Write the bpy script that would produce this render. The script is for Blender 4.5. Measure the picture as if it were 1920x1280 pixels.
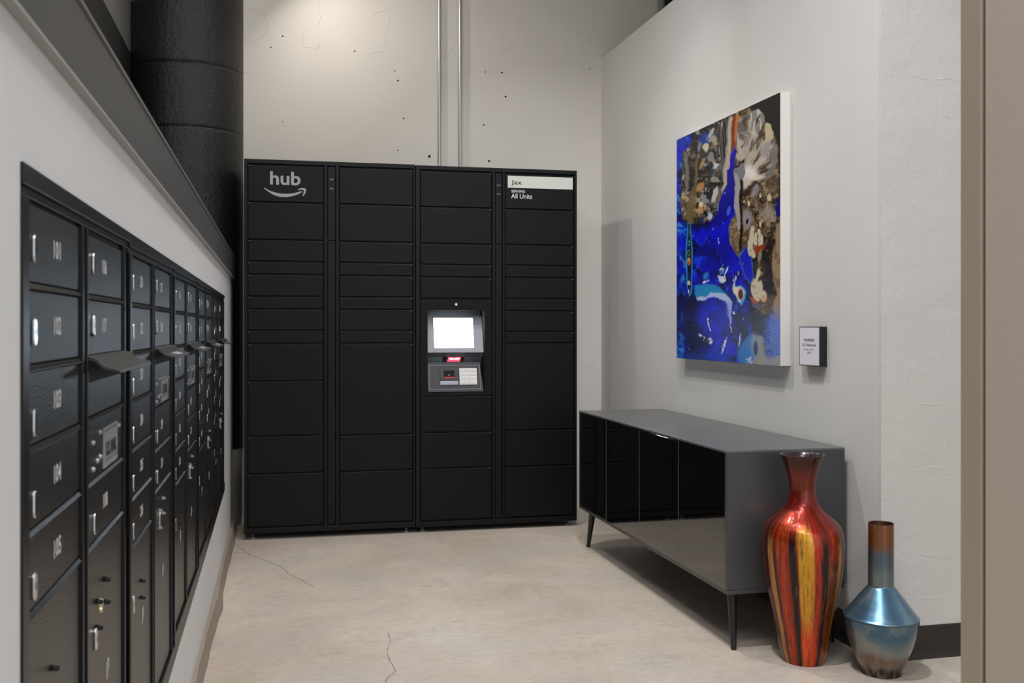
import bpy, bmesh, math, random
import numpy as np
from mathutils import Vector, Matrix

scene = bpy.context.scene
for o in list(bpy.data.objects):
    bpy.data.objects.remove(o)
C = scene.collection
random.seed(7)

# ------------------------------------------------------------------ camera
FPX = 1885.0                      # focal length in pixels of a 1920 px wide frame
HY = 612.0                        # image row of the horizon
YAW = math.atan((960 - 512) / FPX)
CAM_H = 1.10
cam_data = bpy.data.cameras.new('camera')
cam_data.sensor_fit = 'HORIZONTAL'
cam_data.sensor_width = 36.0
cam_data.lens = 36.0 * FPX / 1920.0
cam_data.shift_y = -(640 - HY) / 1920.0
cam_data.clip_start = 0.05
cam_data.dof.use_dof = True
cam_data.dof.focus_distance = 5.0
cam_data.dof.aperture_fstop = 11.0
cam = bpy.data.objects.new('camera', cam_data)
C.objects.link(cam)
cam.location = (0, 0, CAM_H)
cam.rotation_euler = (math.pi / 2, 0, -YAW)
scene.camera = cam

# ------------------------------------------------------------------ world, exposure
scene.view_settings.view_transform = 'Standard'
scene.view_settings.look = 'None'
scene.view_settings.gamma = 1.0
scene.view_settings.use_curve_mapping = False
scene.view_settings.exposure = 0.75
world = bpy.data.worlds.new('world')
scene.world = world
world.use_nodes = True
bg = world.node_tree.nodes['Background']
bg.inputs[0].default_value = (0.88, 0.94, 1.0, 1)
bg.inputs[1].default_value = 0.78

# ------------------------------------------------------------------ lights
def area_light(name, loc, size, power, col=(1, 1, 1), size_y=None, target=None, spread=math.pi):
    l = bpy.data.lights.new(name, 'AREA')
    l.energy = power
    l.color = col
    l.spread = spread
    if size_y:
        l.shape = 'RECTANGLE'; l.size = size; l.size_y = size_y
    else:
        l.shape = 'DISK'; l.size = size
    o = bpy.data.objects.new(name, l)
    C.objects.link(o)
    o.location = loc
    if target:
        o.rotation_euler = (Vector(target) - Vector(loc)).to_track_quat('-Z', 'Y').to_euler()
    return o

area_light('ceiling_panel', (0.45, -1.0, 3.7), 1.6, 44, (0.93, 0.96, 1.0), 0.8)
area_light('ceiling_panel', (0.40, 0.9, 3.7), 1.4, 26, (0.96, 0.98, 1.0), 0.8)
area_light('ceiling_panel', (0.5, 2.9, 3.7), 1.4, 9, (1.0, 0.98, 0.96), 0.5)
area_light('track_lamp', (0.1, 5.42, 3.2), 0.10, 2.8, (1.0, 0.93, 0.84), None, (1.4, 5.3, 1.2), math.radians(140))
area_light('track_lamp', (-0.2, 4.1, 3.4), 0.10, 4.4, (1.0, 0.93, 0.84), None, (-0.1, 5.8, 2.2))
area_light('track_lamp', (0.75, 3.7, 3.55), 0.10, 0.8, (1.0, 0.98, 0.96), None, (1.9, 3.9, 1.0))
area_light('track_lamp', (0.8, 2.2, 3.55), 0.10, 9, (0.98, 0.98, 1.0), None, (1.9, 3.0, 0.2), math.radians(110))
area_light('track_lamp', (1.15, 3.6, 3.6), 0.10, 2.1, (0.98, 0.98, 1.0), None, (1.7, 5.8, 0.7), math.radians(60))  # unseen lamp added to brighten the corner beside the lockers
area_light('track_lamp', (0.6, 4.2, 3.55), 0.10, 7, (1.0, 0.96, 0.90), None, (0.9, 4.0, 0.0), math.radians(100))

# ------------------------------------------------------------------ node helpers
def new_mat(name):
    m = bpy.data.materials.new(name)
    m.use_nodes = True
    nt = m.node_tree
    return m, nt, nt.nodes['Principled BSDF']

def lin(r, g, b):
    f = lambda c: ((c / 255 + 0.055) / 1.055) ** 2.4 if c > 10 else c / 255 / 12.92
    return (f(r), f(g), f(b), 1)

def simple(name, col, rough=0.5, metal=0.0, spec=0.5, coat=0.0, coat_rough=0.05):
    m, nt, b = new_mat(name)
    b.inputs['Base Color'].default_value = col
    b.inputs['Roughness'].default_value = rough
    b.inputs['Metallic'].default_value = metal
    b.inputs['Specular IOR Level'].default_value = spec
    b.inputs['Coat Weight'].default_value = coat
    b.inputs['Coat Roughness'].default_value = coat_rough
    return m

def noise(nt, scale, detail=4, rough=0.5, vec=None, dist=0.0):
    n = nt.nodes.new('ShaderNodeTexNoise')
    n.inputs['Scale'].default_value = scale
    n.inputs['Detail'].default_value = detail
    n.inputs['Roughness'].default_value = rough
    n.inputs['Distortion'].default_value = dist
    if vec: nt.links.new(vec, n.inputs['Vector'])
    return n.outputs['Fac']

def ramp(nt, fac, stops):
    r = nt.nodes.new('ShaderNodeValToRGB')
    while len(r.color_ramp.elements) < len(stops):
        r.color_ramp.elements.new(0.5)
    for e, (p, c) in zip(r.color_ramp.elements, stops):
        e.position = p; e.color = c
    nt.links.new(fac, r.inputs[0])
    return r.outputs[0]

def mth(nt, op, a, b_=None, c=None):
    n = nt.nodes.new('ShaderNodeMath'); n.operation = op
    for i, v in enumerate((a, b_, c)):
        if v is None: continue
        if isinstance(v, (int, float)): n.inputs[i].default_value = v
        else: nt.links.new(v, n.inputs[i])
    return n.outputs[0]

def mix(nt, fac, a, b_, mode='MIX'):
    n = nt.nodes.new('ShaderNodeMix'); n.data_type = 'RGBA'; n.blend_type = mode
    if isinstance(fac, (int, float)): n.inputs[0].default_value = fac
    else: nt.links.new(fac, n.inputs[0])
    for s, v in ((6, a), (7, b_)):
        if isinstance(v, tuple): n.inputs[s].default_value = v
        else: nt.links.new(v, n.inputs[s])
    return n.outputs[2]

def bump(nt, b, h, strength=0.3, dist=0.01):
    n = nt.nodes.new('ShaderNodeBump')
    n.inputs['Strength'].default_value = strength
    n.inputs['Distance'].default_value = dist
    nt.links.new(h, n.inputs['Height'])
    nt.links.new(n.outputs[0], b.inputs['Normal'])

def coords(nt, kind='Object'):
    return nt.nodes.new('ShaderNodeTexCoord').outputs[kind]

def wall_paint(name, col, lump=0.25, fine=0.12, st=0.35):
    m, nt, b = new_mat(name)
    v = coords(nt)
    big = noise(nt, 1.3, 5, 0.55, v)
    mid = noise(nt, 7, 6, 0.6, v)
    fin = noise(nt, 90, 3, 0.6, v)
    c2 = tuple(x * 0.93 for x in col[:3]) + (1,)
    b.inputs['Roughness'].default_value = 0.62
    b.inputs['Specular IOR Level'].default_value = 0.3
    nt.links.new(ramp(nt, big, [(0.35, col), (0.7, c2)]), b.inputs['Base Color'])
    h = mth(nt, 'ADD', mth(nt, 'MULTIPLY', mid, lump), mth(nt, 'MULTIPLY', fin, fine))
    bump(nt, b, h, st, 0.02)
    return m

M = {}
M['wall'] = wall_paint('painted_drywall', lin(211, 209, 206), 0.06, 0.02)
M['wall_warm'] = wall_paint('painted_concrete_warm', lin(222, 217, 209), 0.18, 0.05)
M['pillar'] = wall_paint('painted_rough_concrete', lin(208, 203, 199), 0.75, 0.13, 0.42)
M['wall_left'] = wall_paint('painted_drywall_left', lin(218, 218, 219), 0.05, 0.02)
M['jamb'] = wall_paint('taupe_paint', lin(200, 187, 171), 0.03, 0.05)
M['jamb_dark'] = simple('taupe_frame_paint', lin(180, 164, 145), 0.5)
M['gap'] = simple('dark_gap', lin(40, 28, 16), 0.9)
M['raw'] = wall_paint('bare_concrete', lin(150, 148, 142), 0.7, 0.25)
M['ceiling'] = simple('ceiling_paint', lin(170, 169, 167), 0.8)
M['dark_wall'] = simple('dark_shade_paint', lin(30, 30, 30), 0.7)
M['duct'] = simple('grey_duct_paint', lin(135, 135, 131), 0.5)

# floor: polished concrete
m, nt, b = new_mat('polished_concrete'); M['floor'] = m
v = coords(nt)
a1 = noise(nt, 1.6, 6, 0.6, v, 0.4); a2 = noise(nt, 6, 8, 0.7, v); a3 = noise(nt, 120, 2, 0.5, v)
base = ramp(nt, a1, [(0.3, lin(182, 168, 154)), (0.5, lin(198, 184, 170)), (0.72, lin(212, 200, 187))])
hue = noise(nt, 2.6, 5, 0.6, v, 0.5)
base = mix(nt, ramp(nt, hue, [(0.42, (0, 0, 0, 1)), (0.62, (0.55, 0.55, 0.55, 1))]), base, lin(184, 178, 170))
base = mix(nt, ramp(nt, a2, [(0.30, (0.5, 0.5, 0.5, 1)), (0.47, (0, 0, 0, 1))]), base, lin(163, 150, 134))
mp = nt.nodes.new('ShaderNodeMapping'); nt.links.new(v, mp.inputs[0]); mp.inputs['Scale'].default_value = (1, 2.2, 1)
grn = noise(nt, 22, 9, 0.75, mp.outputs[0])
base = mix(nt, 1.0, base, ramp(nt, grn, [(0.3, (0.80, 0.80, 0.80, 1)), (0.55, (1, 1, 1, 1)), (0.75, (1.0, 1.0, 1.0, 1))]), 'MULTIPLY')
sp = noise(nt, 55, 4, 0.75, mp.outputs[0])
base = mix(nt, ramp(nt, sp, [(0.28, (0.75, 0.75, 0.75, 1)), (0.36, (0, 0, 0, 1))]), base, lin(120, 108, 94))
base = mix(nt, ramp(nt, a3, [(0.30, (0.4, 0.4, 0.4, 1)), (0.42, (0, 0, 0, 1))]), base, lin(150, 138, 122))
nt.links.new(base, b.inputs['Base Color'])
nt.links.new(ramp(nt, a2, [(0.3, (0.55, 0.55, 0.55, 1)), (0.7, (0.38, 0.38, 0.38, 1))]), b.inputs['Roughness'])
b.inputs['Specular IOR Level'].default_value = 0.35
bump(nt, b, mth(nt, 'ADD', mth(nt, 'MULTIPLY', a2, 0.2), mth(nt, 'MULTIPLY', a3, 0.05)), 0.15, 0.01)

def powder(name, col, rough, grain=260, st=0.25, dist=0.001, spec=0.5):
    m, nt, b = new_mat(name)
    b.inputs['Base Color'].default_value = col
    b.inputs['Roughness'].default_value = rough
    b.inputs['Specular IOR Level'].default_value = spec
    bump(nt, b, noise(nt, grain, 3, 0.6, coords(nt)), st, dist)
    return m
M['locker'] = powder('black_powder_coat', lin(13, 13, 13), 0.45, spec=0.19)
M['locker_frame'] = powder('black_powder_coat_frame', lin(13, 13, 13), 0.42, spec=0.22)
M['black'] = simple('black_void', lin(8, 8, 9), 0.8)
M['mailbox'] = powder('hammered_black_enamel', lin(8, 8, 9), 0.31, 300, 0.5, 0.002, 0.65)
M['mailbox_frame'] = powder('black_enamel_frame', lin(9, 9, 10), 0.36, 150, 0.25, 0.001, 0.35)
M['beam'] = powder('grey_painted_steel', lin(66, 66, 66), 0.5, 12, 0.1, 0.002)
M['hood'] = powder('dark_grey_hood_enamel', lin(46, 46, 46), 0.42, 200, 0.3, 0.001)
M['flange'] = simple('pale_grey_steel', lin(150, 150, 147), 0.5)
M['beam_lip'] = simple('light_grey_steel', lin(104, 104, 102), 0.5)
M['chrome'] = simple('chrome', lin(215, 215, 215), 0.22, 1.0)
M['brass'] = simple('brass', lin(205, 190, 160), 0.3, 1.0)
M['galv'] = simple('galvanised_steel', lin(190, 190, 188), 0.38, 0.85)
M['pipe'] = simple('green_grey_pipe_paint', lin(130, 136, 126), 0.5)
M['white'] = simple('white_lettering', lin(205, 205, 205), 0.6)
M['logo'] = simple('grey_lettering', lin(172, 172, 172), 0.6)
M['sign'] = simple('pale_sign_vinyl', lin(196, 198, 190), 0.5)
M['ink'] = simple('black_ink', lin(35, 35, 37), 0.7)
M['grey_ink'] = simple('faint_grey_ink', lin(110, 110, 112), 0.7)
M['plate'] = simple('label_plate', lin(150, 150, 152), 0.5)
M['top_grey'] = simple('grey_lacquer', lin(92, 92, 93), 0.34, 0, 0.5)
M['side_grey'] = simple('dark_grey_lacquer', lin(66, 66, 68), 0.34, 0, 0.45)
M['glass_black'] = simple('black_gloss_glass', lin(7, 7, 7), 0.03, 0, 1.0, 0.6, 0.02)
M['leg'] = simple('black_leg_lacquer', lin(24, 24, 25), 0.35)
M['baseboard_black'] = simple('black_cove_base', lin(38, 31, 26), 0.4)
M['baseboard_left'] = wall_paint('taupe_baseboard', lin(148, 136, 124), 0.2, 0.05)
M['canvas_side'] = wall_paint('white_canvas_edge', lin(225, 221, 215), 0.03, 0.03)
M['paper'] = simple('white_card', lin(222, 218, 226), 0.5)
M['frame_black'] = simple('black_frame', lin(22, 20, 26), 0.35)
M['keypad'] = simple('brushed_keypad', lin(215, 212, 208), 0.4, 0.3)
M['bezel'] = powder('grey_textured_bezel', lin(150, 153, 160), 0.45, 300, 0.5, 0.002)  # base grey lightened for screen glow that does not reach it
M['unit'] = powder('dark_grey_unit', lin(58, 58, 62), 0.5, 300, 0.3, 0.001)
M['steel'] = simple('brushed_steel', lin(150, 152, 158), 0.35, 0.6)
M['crack'] = simple('crack_shadow', lin(112, 98, 84), 0.9)

# column: rough black paint with form seams
m, nt, b = new_mat('rough_black_paint'); M['column'] = m
v = coords(nt)
b.inputs['Base Color'].default_value = lin(26, 26, 27)
b.inputs['Specular IOR Level'].default_value = 0.55
b.inputs['Roughness'].default_value = 0.36
n1 = noise(nt, 13, 8, 0.72, v); n2 = noise(nt, 62, 5, 0.65, v)
mp = nt.nodes.new('ShaderNodeMapping'); nt.links.new(v, mp.inputs[0]); mp.inputs['Scale'].default_value = (1, 1, 0.12)
n3 = noise(nt, 26, 4, 0.6, mp.outputs[0])
h = mth(nt, 'ADD', mth(nt, 'MULTIPLY', n1, 0.8), mth(nt, 'ADD', mth(nt, 'MULTIPLY', n2, 0.45), mth(nt, 'MULTIPLY', n3, 0.3)))
bump(nt, b, h, 0.6, 0.016)

def emis(name, col, st):
    m, nt, b = new_mat(name)
    b.inputs['Base Color'].default_value = (0.02, 0.02, 0.02, 1)
    b.inputs['Emission Color'].default_value = col
    b.inputs['Emission Strength'].default_value = st
    return m
M['screen'] = emis('lit_screen', (0.74, 0.87, 1.0, 1), 13.0)
M['screen_ink'] = emis('lit_screen_text', (0.62, 0.68, 0.74, 1), 0.05)
M['scanner'] = emis('red_scanner_light', (1.0, 0.035, 0.075, 1), 1.6)
M['scanner_core'] = emis('red_scanner_core', (1.0, 0.55, 0.60, 1), 1.2)
M['red_slot'] = emis('red_slot_light', (0.45, 0.005, 0.015, 1), 0.7)

def attr_mat(name, rough, coat=0.0, metal=0.0, bump_scale=None, st=0.1, spec=0.5):
    m, nt, b = new_mat(name)
    a = nt.nodes.new('ShaderNodeVertexColor'); a.layer_name = 'Paint'
    nt.links.new(a.outputs[0], b.inputs['Base Color'])
    b.inputs['Roughness'].default_value = rough
    b.inputs['Coat Weight'].default_value = coat
    b.inputs['Coat Roughness'].default_value = 0.04
    b.inputs['Metallic'].default_value = metal
    b.inputs['Specular IOR Level'].default_value = spec
    if bump_scale: bump(nt, b, noise(nt, bump_scale, 4, 0.6, coords(nt)), st, 0.004)
    return m
M['art'] = attr_mat('poured_acrylic_paint', 0.38, 0.0, 0, 30, 0.15, spec=0.18)
M['vase_red'] = attr_mat('lacquered_foil', 0.36, 0.55, 0.6, 60, 0.06)
M['vase_blue'] = attr_mat('heat_tinted_metal', 0.27, 0.4, 0.75, 30, 0.03)

# ------------------------------------------------------------------ mesh helpers
class MB:
    """collects verts and faces of one mesh"""
    def __init__(s): s.v = []; s.f = []; s.sm = []
    def add(s, vs, fs, smooth=False):
        n = len(s.v); s.v += [tuple(p) for p in vs]
        s.f += [tuple(i + n for i in f) for f in fs]; s.sm += [smooth] * len(fs); return s
    def box(s, x0, x1, y0, y1, z0, z1):
        vs = [(x, y, z) for z in (z0, z1) for y in (y0, y1) for x in (x0, x1)]
        return s.add(vs, [(0, 2, 3, 1), (4, 5, 7, 6), (0, 1, 5, 4), (2, 6, 7, 3), (0, 4, 6, 2), (1, 3, 7, 5)])
    def hexa(s, p):   # 8 points: bottom quad (ccw from above) then top quad
        return s.add(p, [(3, 2, 1, 0), (4, 5, 6, 7), (0, 1, 5, 4), (1, 2, 6, 5), (2, 3, 7, 6), (3, 0, 4, 7)])
    def tube(s, p0, p1, r0, r1=None, n=16, caps=True):
        r1 = r0 if r1 is None else r1
        p0, p1 = Vector(p0), Vector(p1); d = (p1 - p0).normalized()
        u = d.orthogonal().normalized(); w = d.cross(u)
        vs = []
        for p, r in ((p0, r0), (p1, r1)):
            for i in range(n):
                a = 2 * math.pi * i / n
                vs.append(p + u * (r * math.cos(a)) + w * (r * math.sin(a)))
        s.add(vs, [(i, (i + 1) % n, n + (i + 1) % n, n + i) for i in range(n)], True)
        if caps:
            s.add(vs[:n], [tuple(range(n - 1, -1, -1))]); s.add(vs[n:], [tuple(range(n))])
        return s
    def extrude(s, pts, fn, t):   # polygon pts (2d) mapped by fn(a,b,h), thickness t
        n = len(pts)
        vs = [fn(a, b_, 0) for a, b_ in pts] + [fn(a, b_, t) for a, b_ in pts]
        return s.add(vs, [tuple(range(n))[::-1], tuple(range(n, 2 * n))] + [(i, (i + 1) % n, n + (i + 1) % n, n + i) for i in range(n)])
    def build(s, name, mat, parent=None, bevel=0.0, loc=None):
        me = bpy.data.meshes.new(name)
        me.from_pydata(s.v, [], s.f)
        me.materials.append(mat)
        bm = bmesh.new(); bm.from_mesh(me)
        bmesh.ops.recalc_face_normals(bm, faces=bm.faces)
        bm.to_mesh(me); bm.free()
        me.polygons.foreach_set('use_smooth', s.sm[:len(me.polygons)])
        o = bpy.data.objects.new(name, me); C.objects.link(o)
        if parent: o.parent = parent
        if loc: o.location = loc
        if bevel:
            md = o.modifiers.new('bevel', 'BEVEL'); md.width = bevel; md.segments = 2
            md.limit_method = 'ANGLE'; md.angle_limit = math.radians(40)
        return o

def empty(name, loc, rz=0.0, ry=0.0):
    o = bpy.data.objects.new(name, None); C.objects.link(o)
    o.empty_display_size = 0.1
    o.location = loc; o.rotation_euler = (0, ry, rz)
    return o
def tag(o, label, cat, group=None):
    o['label'] = label; o['category'] = cat
    if group: o['group'] = group
    return o
def struct(o):
    o['kind'] = 'structure'; return o

_tc = {}
def text_geo(s, size, bold=0.0, align='CENTER'):
    key = (s, size, bold, align)
    if key not in _tc:
        cu = bpy.data.curves.new('lettering', 'FONT')
        cu.body = s; cu.size = size; cu.offset = bold; cu.align_x = align
        cu.resolution_u = 7 if s == 'hub' else 3
        o = bpy.data.objects.new('lettering', cu); C.objects.link(o)
        dg = bpy.context.evaluated_depsgraph_get()
        me = bpy.data.meshes.new_from_object(o.evaluated_get(dg))
        vs = [(v.co.x, v.co.y) for v in me.vertices]; fs = [tuple(p.vertices) for p in me.polygons]
        bpy.data.objects.remove(o); bpy.data.curves.remove(cu); bpy.data.meshes.remove(me)
        _tc[key] = (vs, fs)
    return _tc[key]
def text(s, size, fn, name, mat, parent, bold=0.0, align='CENTER', width=None, height=None, t=0.0006):
    """flat raised lettering; fn(a,b,h) maps text plane to space; width/height fit the text box"""
    vs, fs = text_geo(s, size, bold, align)
    xs = [p[0] for p in vs]; ys = [p[1] for p in vs]
    sx = width / (max(xs) - min(xs)) if width else 1
    sy = height / (max(ys) - min(ys)) if height else sx
    if width and align == 'LEFT': vs = [(p[0] - min(xs), p[1]) for p in vs]
    mb = MB(); mb.add([fn(p[0] * sx, p[1] * sy, t) for p in vs], fs)
    me = bpy.data.meshes.new(name); me.from_pydata(mb.v, [], mb.f); me.materials.append(mat)
    o = bpy.data.objects.new(name, me); C.objects.link(o)
    if parent: o.parent = parent
    return o

# ------------------------------------------------------------------ setting
RX = 1.945          # right wall surface
BY = 5.83           # back wall surface
LB = 0.0078; LA = -0.25 - LB * 1.1     # left wall surface x = LA + LB*y
PY = 2.935          # pillar face
CEIL = 3.95

struct(MB().box(-3, 4.5, -2.5, 6.6, -0.1, 0).build('floor', M['floor']))
struct(MB().box(-3, 4.5, -2.5, 6.6, CEIL, CEIL + 0.1).build('ceiling', M['ceiling']))
back = struct(MB().box(-3, 4.5, BY, 6.6, 0, CEIL).build('wall_back', M['wall_warm']))
struct(MB().box(-1.0, -.75, -2.5, 5.80, 0, 2.575).box(-1.0, -.95, -2.5, BY, 2.606, CEIL).build('wall_far_left', M['dark_wall']))  # wall coloured dark to give the shade of the void beyond
struct(MB().box(3.4, 3.5, -2.5, BY, 0, CEIL).build('wall_far_right', M['wall_warm']))
struct(MB().box(RX, RX + 0.12, PY + 0.012, BY, 0, 2.73).build('wall_right', M['wall']))
struct(MB().box(RX, RX + 0.75, PY, PY + 0.0115, 0, CEIL).box(RX + .1205, RX + 0.75, PY + .0115, PY + 0.45, 0, CEIL).build('wall_pillar', M['pillar']))
def lx(y, off=0.0): return LA + LB * y + off
WL0, WL1 = -2.5, 5.66
MY0, MY1 = 1.109, 4.834            # the mailbox bank along the wall
zbank0 = lambda y: .236 + .0284 * (y - MY0)
zbank1 = lambda y: 1.268 - .0068 * (y - MY0)
ztop = lambda y: 1.425 - .0090 * (y - 1)
def wslab(mb, y0, y1, za0, zb0, za1, zb1, o0, o1):
    """piece of the left wall between y0 and y1; bottom za0/zb0, top za1/zb1 at either end"""
    return mb.hexa([(lx(y0, o0), y0, za0), (lx(y0, o1), y0, za0), (lx(y1, o1), y1, zb0), (lx(y1, o0), y1, zb0),
                    (lx(y0, o0), y0, za1), (lx(y0, o1), y0, za1), (lx(y1, o1), y1, zb1), (lx(y1, o0), y1, zb1)])
mb = MB()
wslab(mb, WL0, WL1, 0, 0, ztop(WL0), ztop(WL1), -.25, -.0601)
wslab(mb, WL0, MY0, 0, 0, ztop(WL0), ztop(MY0), -.06, 0)
wslab(mb, MY1, WL1, 0, 0, ztop(MY1), ztop(WL1), -.06, 0)
wslab(mb, MY0, MY1, 0, 0, zbank0(MY0), zbank0(MY1), -.06, 0)
wslab(mb, MY0, MY1, zbank1(MY0), zbank1(MY1), ztop(MY0), ztop(MY1), -.06, 0)
struct(mb.build('wall_left', M['wall_left']))

# plaster ridges, anchor holes and patches on the back wall
def polyline(mb, pts, r, fn, jit=0.0, sub=6):
    out = []
    for (a, b_), (c, d) in zip(pts, pts[1:]):
        for k in range(sub):
            t = k / sub
            out.append((a + (c - a) * t + random.uniform(-jit, jit), b_ + (d - b_) * t + random.uniform(-jit, jit)))
    out.append(pts[-1])
    n = len(out)
    vs = []
    for i, p in enumerate(out):
        q0 = out[max(i - 1, 0)]; q1 = out[min(i + 1, n - 1)]
        tx, ty = q1[0] - q0[0], q1[1] - q0[1]; L = math.hypot(tx, ty) or 1
        nx, ny = -ty / L, tx / L
        rr = r * random.uniform(0.5, 1.2) if 0 < i < n - 1 else r * 0.1
        vs += [fn(p[0] + nx * rr, p[1] + ny * rr, 0.0), fn(p[0], p[1], rr * 0.8), fn(p[0] - nx * rr, p[1] - ny * rr, 0.0)]
    fs = []
    for i in range(n - 1):
        a = i * 3; fs += [(a, a + 1, a + 4, a + 3), (a + 1, a + 2, a + 5, a + 4)]
    mb.add(vs, fs, False)

def bw(px, py):       # a spot of the back wall by its pixel in the photograph
    u = (px - 960) / FPX; s, c = math.sin(YAW), math.cos(YAW)
    dx, dy = s + u * c, c - u * s; t = BY / dy
    return (dx * t, CAM_H - (py - HY) / FPX * t)
bf = lambda a, b_, h: (a, BY - h, b_)
mb = MB()
for L in ([(696, 27), (725, 18), (730, 38), (722, 60), (718, 92)], [(718, 96), (700, 97), (693, 103)],
          [(596, 0), (600, 35), (596, 60), (599, 85), (595, 91), (568, 88)], [(567, 60), (569, 84)],
          [(458, 10), (470, 18), (492, 18), (503, 45), (498, 62), (480, 76), (458, 79)],
          [(846, 40), (842, 65), (846, 90), (838, 106), (826, 108)], [(965, 35), (972, 60), (962, 85), (942, 100), (938, 60)],
          [(1086, 48), (1082, 65), (1090, 75), (1086, 110), (1074, 126), (1058, 112), (1056, 60)],
          [(1128, 60), (1133, 90), (1130, 104)], [(1120, 128), (1108, 126), (1090, 128)], [(455, 135), (474, 137)],
          [(1086, 684), (1100, 682), (1112, 694)]):
    polyline(mb, [bw(*p) for p in L], 0.0024, bf, 0.004)
mb.build('plaster_ridge', M['wall_warm'], back)
mb = MB()
for px, py, r in ((746, 151, .006), (757, 222, .005), (805, 293, .009), (917, 302, .007), (907, 234, .005), (948, 181, .006), (665, 96, .005),
                  (941, 136, .006), (910, 135, .004), (740, 133, .004), (746, 282, .004), (508, 89, .004), (1106, 129, .004), (530, 228, .003), (530, 68, .005)):
    a, b_ = bw(px, py)
    mb.tube((a, BY, b_), (a, BY - 0.001, b_), r, r * 0.7, 8)
mb.build('anchor_hole', M['gap'], back)

# ridges and patches in the pillar face
pil = bpy.data.objects['wall_pillar']
def pw(px, py):
    u = (px - 960) / FPX; s, c = math.sin(YAW), math.cos(YAW)
    dx, dy = s + u * c, c - u * s; t = PY / dy
    return (dx * t, CAM_H - (py - HY) / FPX * t)
pf = lambda a, b_, h: (a, PY - h, b_)
mb = MB()
for L in ([(1705, 751), (1730, 757), (1750, 760), (1775, 756)], [(1704, 885), (1728, 882), (1745, 876), (1758, 876), (1775, 885), (1797, 895)],
          [(1716, 636), (1714, 660), (1718, 690)], [(1776, 600), (1777, 640), (1776, 665), (1745, 672)],
          [(1777, 800), (1774, 830), (1772, 840)], [(1703, 140), (1740, 150), (1780, 147), (1797, 152)], [(1764, 155), (1762, 190), (1764, 225)],
          [(1764, 215), (1785, 222), (1797, 215)], [(1720, 1037), (1760, 1045), (1798, 1047)], [(1722, 1120), (1760, 1122), (1775, 1117)], [(1717, 1130), (1718, 1165)],
          [(1690, 843), (1697, 850)], [(1700, 700), (1697, 718)], [(1738, 780), (1732, 800)], [(1690, 588), (1700, 586)], [(1715, 995), (1722, 1040), (1712, 1080), (1716, 1115)]):
    polyline(mb, [pw(*p) for p in L], 0.0014, pf, 0.0016)
mb.build('plaster_ridge', M['pillar'], pil)

# floor cracks
fl = bpy.data.objects['floor']
def fw(px, py):
    u = (px - 960) / FPX; s, c = math.sin(YAW), math.cos(YAW)
    t = CAM_H * FPX / (py - HY)
    return ((s + u * c) * t, (c - u * s) * t)
mb = MB()
ff = lambda a, b_, h: (a, b_, 0.0004 + h * 0.1)
for L in ([(440, 1020), (470, 1040), (505, 1053), (533, 1066), (540, 1076), (565, 1087), (592, 1103)],
          [(727, 1184), (732, 1200), (724, 1225), (738, 1248), (742, 1258), (728, 1268), (722, 1280), (719, 1300)],
          [(785, 1099), (810, 1100)], [(808, 1181), (815, 1176)], [(845, 1167), (870, 1164)], [(565, 1159), (572, 1156)]):
    polyline(mb, [fw(*p) for p in L], 0.0013, ff, 0.004)
mb.build('floor_crack', M['crack'], fl)

# black column standing into the back wall
def lathe(mb, prof, n, cx=0, cy=0, smooth=True):
    k = len(prof)
    vs = [(cx + r * math.cos(2 * math.pi * i / n), cy + r * math.sin(2 * math.pi * i / n), z) for r, z in prof for i in range(n)]
    fs = [(j * n + i, j * n + (i + 1) % n, (j + 1) * n + (i + 1) % n, (j + 1) * n + i) for j in range(k - 1) for i in range(n)]
    mb.add(vs, fs, smooth)
col = empty('wall_column', (-0.462, 5.86, 0)); struct(col)
mb = MB()
prof = [(0.302, 0.43)]
for zs in (1.22, 2.16, 2.50, 3.2):
    prof += [(0.302, zs - 0.02), (0.302, zs - 0.0025), (0.2985, zs - .0005), (0.2985, zs + .0005), (0.302, zs + 0.0025), (.302, zs + .02)]
prof += [(0.302, CEIL)]
lathe(mb, prof, 96)
mb.build('column_shaft', M['column'], col)
mb = MB(); lathe(mb, [(0.29, 0), (0.296, 0.08), (0.295, 0.25), (0.2995, 0.43), (0.20, 0.4305)], 96)
mb.build('column_foot', M['raw'], col)

# steel channel on top of the left wall
bt = empty('trim_1', (0, 0, 0)); struct(bt)
def bar(y0, y1, o0, o1, zf0, zf1):
    """zf = 0 at the bottom edge of the channel, 1 at its top edge"""
    zb_ = lambda y: 1.410 - .0110 * (y - 1); zt_ = lambda y: 1.516 - .0080 * (y - 1)
    g = lambda y, z: zb_(y) + (zt_(y) - zb_(y)) * z
    return [(lx(y0, o0), y0, g(y0, zf0)), (lx(y0, o1), y0, g(y0, zf0)), (lx(y1, o1), y1, g(y1, zf0)), (lx(y1, o0), y1, g(y1, zf0)),
            (lx(y0, o0), y0, g(y0, zf1)), (lx(y0, o1), y0, g(y0, zf1)), (lx(y1, o1), y1, g(y1, zf1)), (lx(y1, o0), y1, g(y1, zf1))]
MB().hexa(bar(-2.5, 5.70, -0.26, 0.011, 0.02, .94)).build('channel_web', M['beam'], bt, 0.001)
MB().hexa(bar(-2.5, 5.69, 0.0005, 0.013, -.03, .02)).build('channel_flange', M['flange'], bt, 0.0008)
MB().hexa(bar(-2.5, 5.69, 0.000, 0.014, .94, 1.0)).build('channel_lip', M['beam_lip'], bt, 0.001)
# duct high up on the left
struct(MB().box(-.945, -.750, -2.5, 5.80, 2.58, 2.86).build('trim_2', M['duct'], None, .003))

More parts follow.
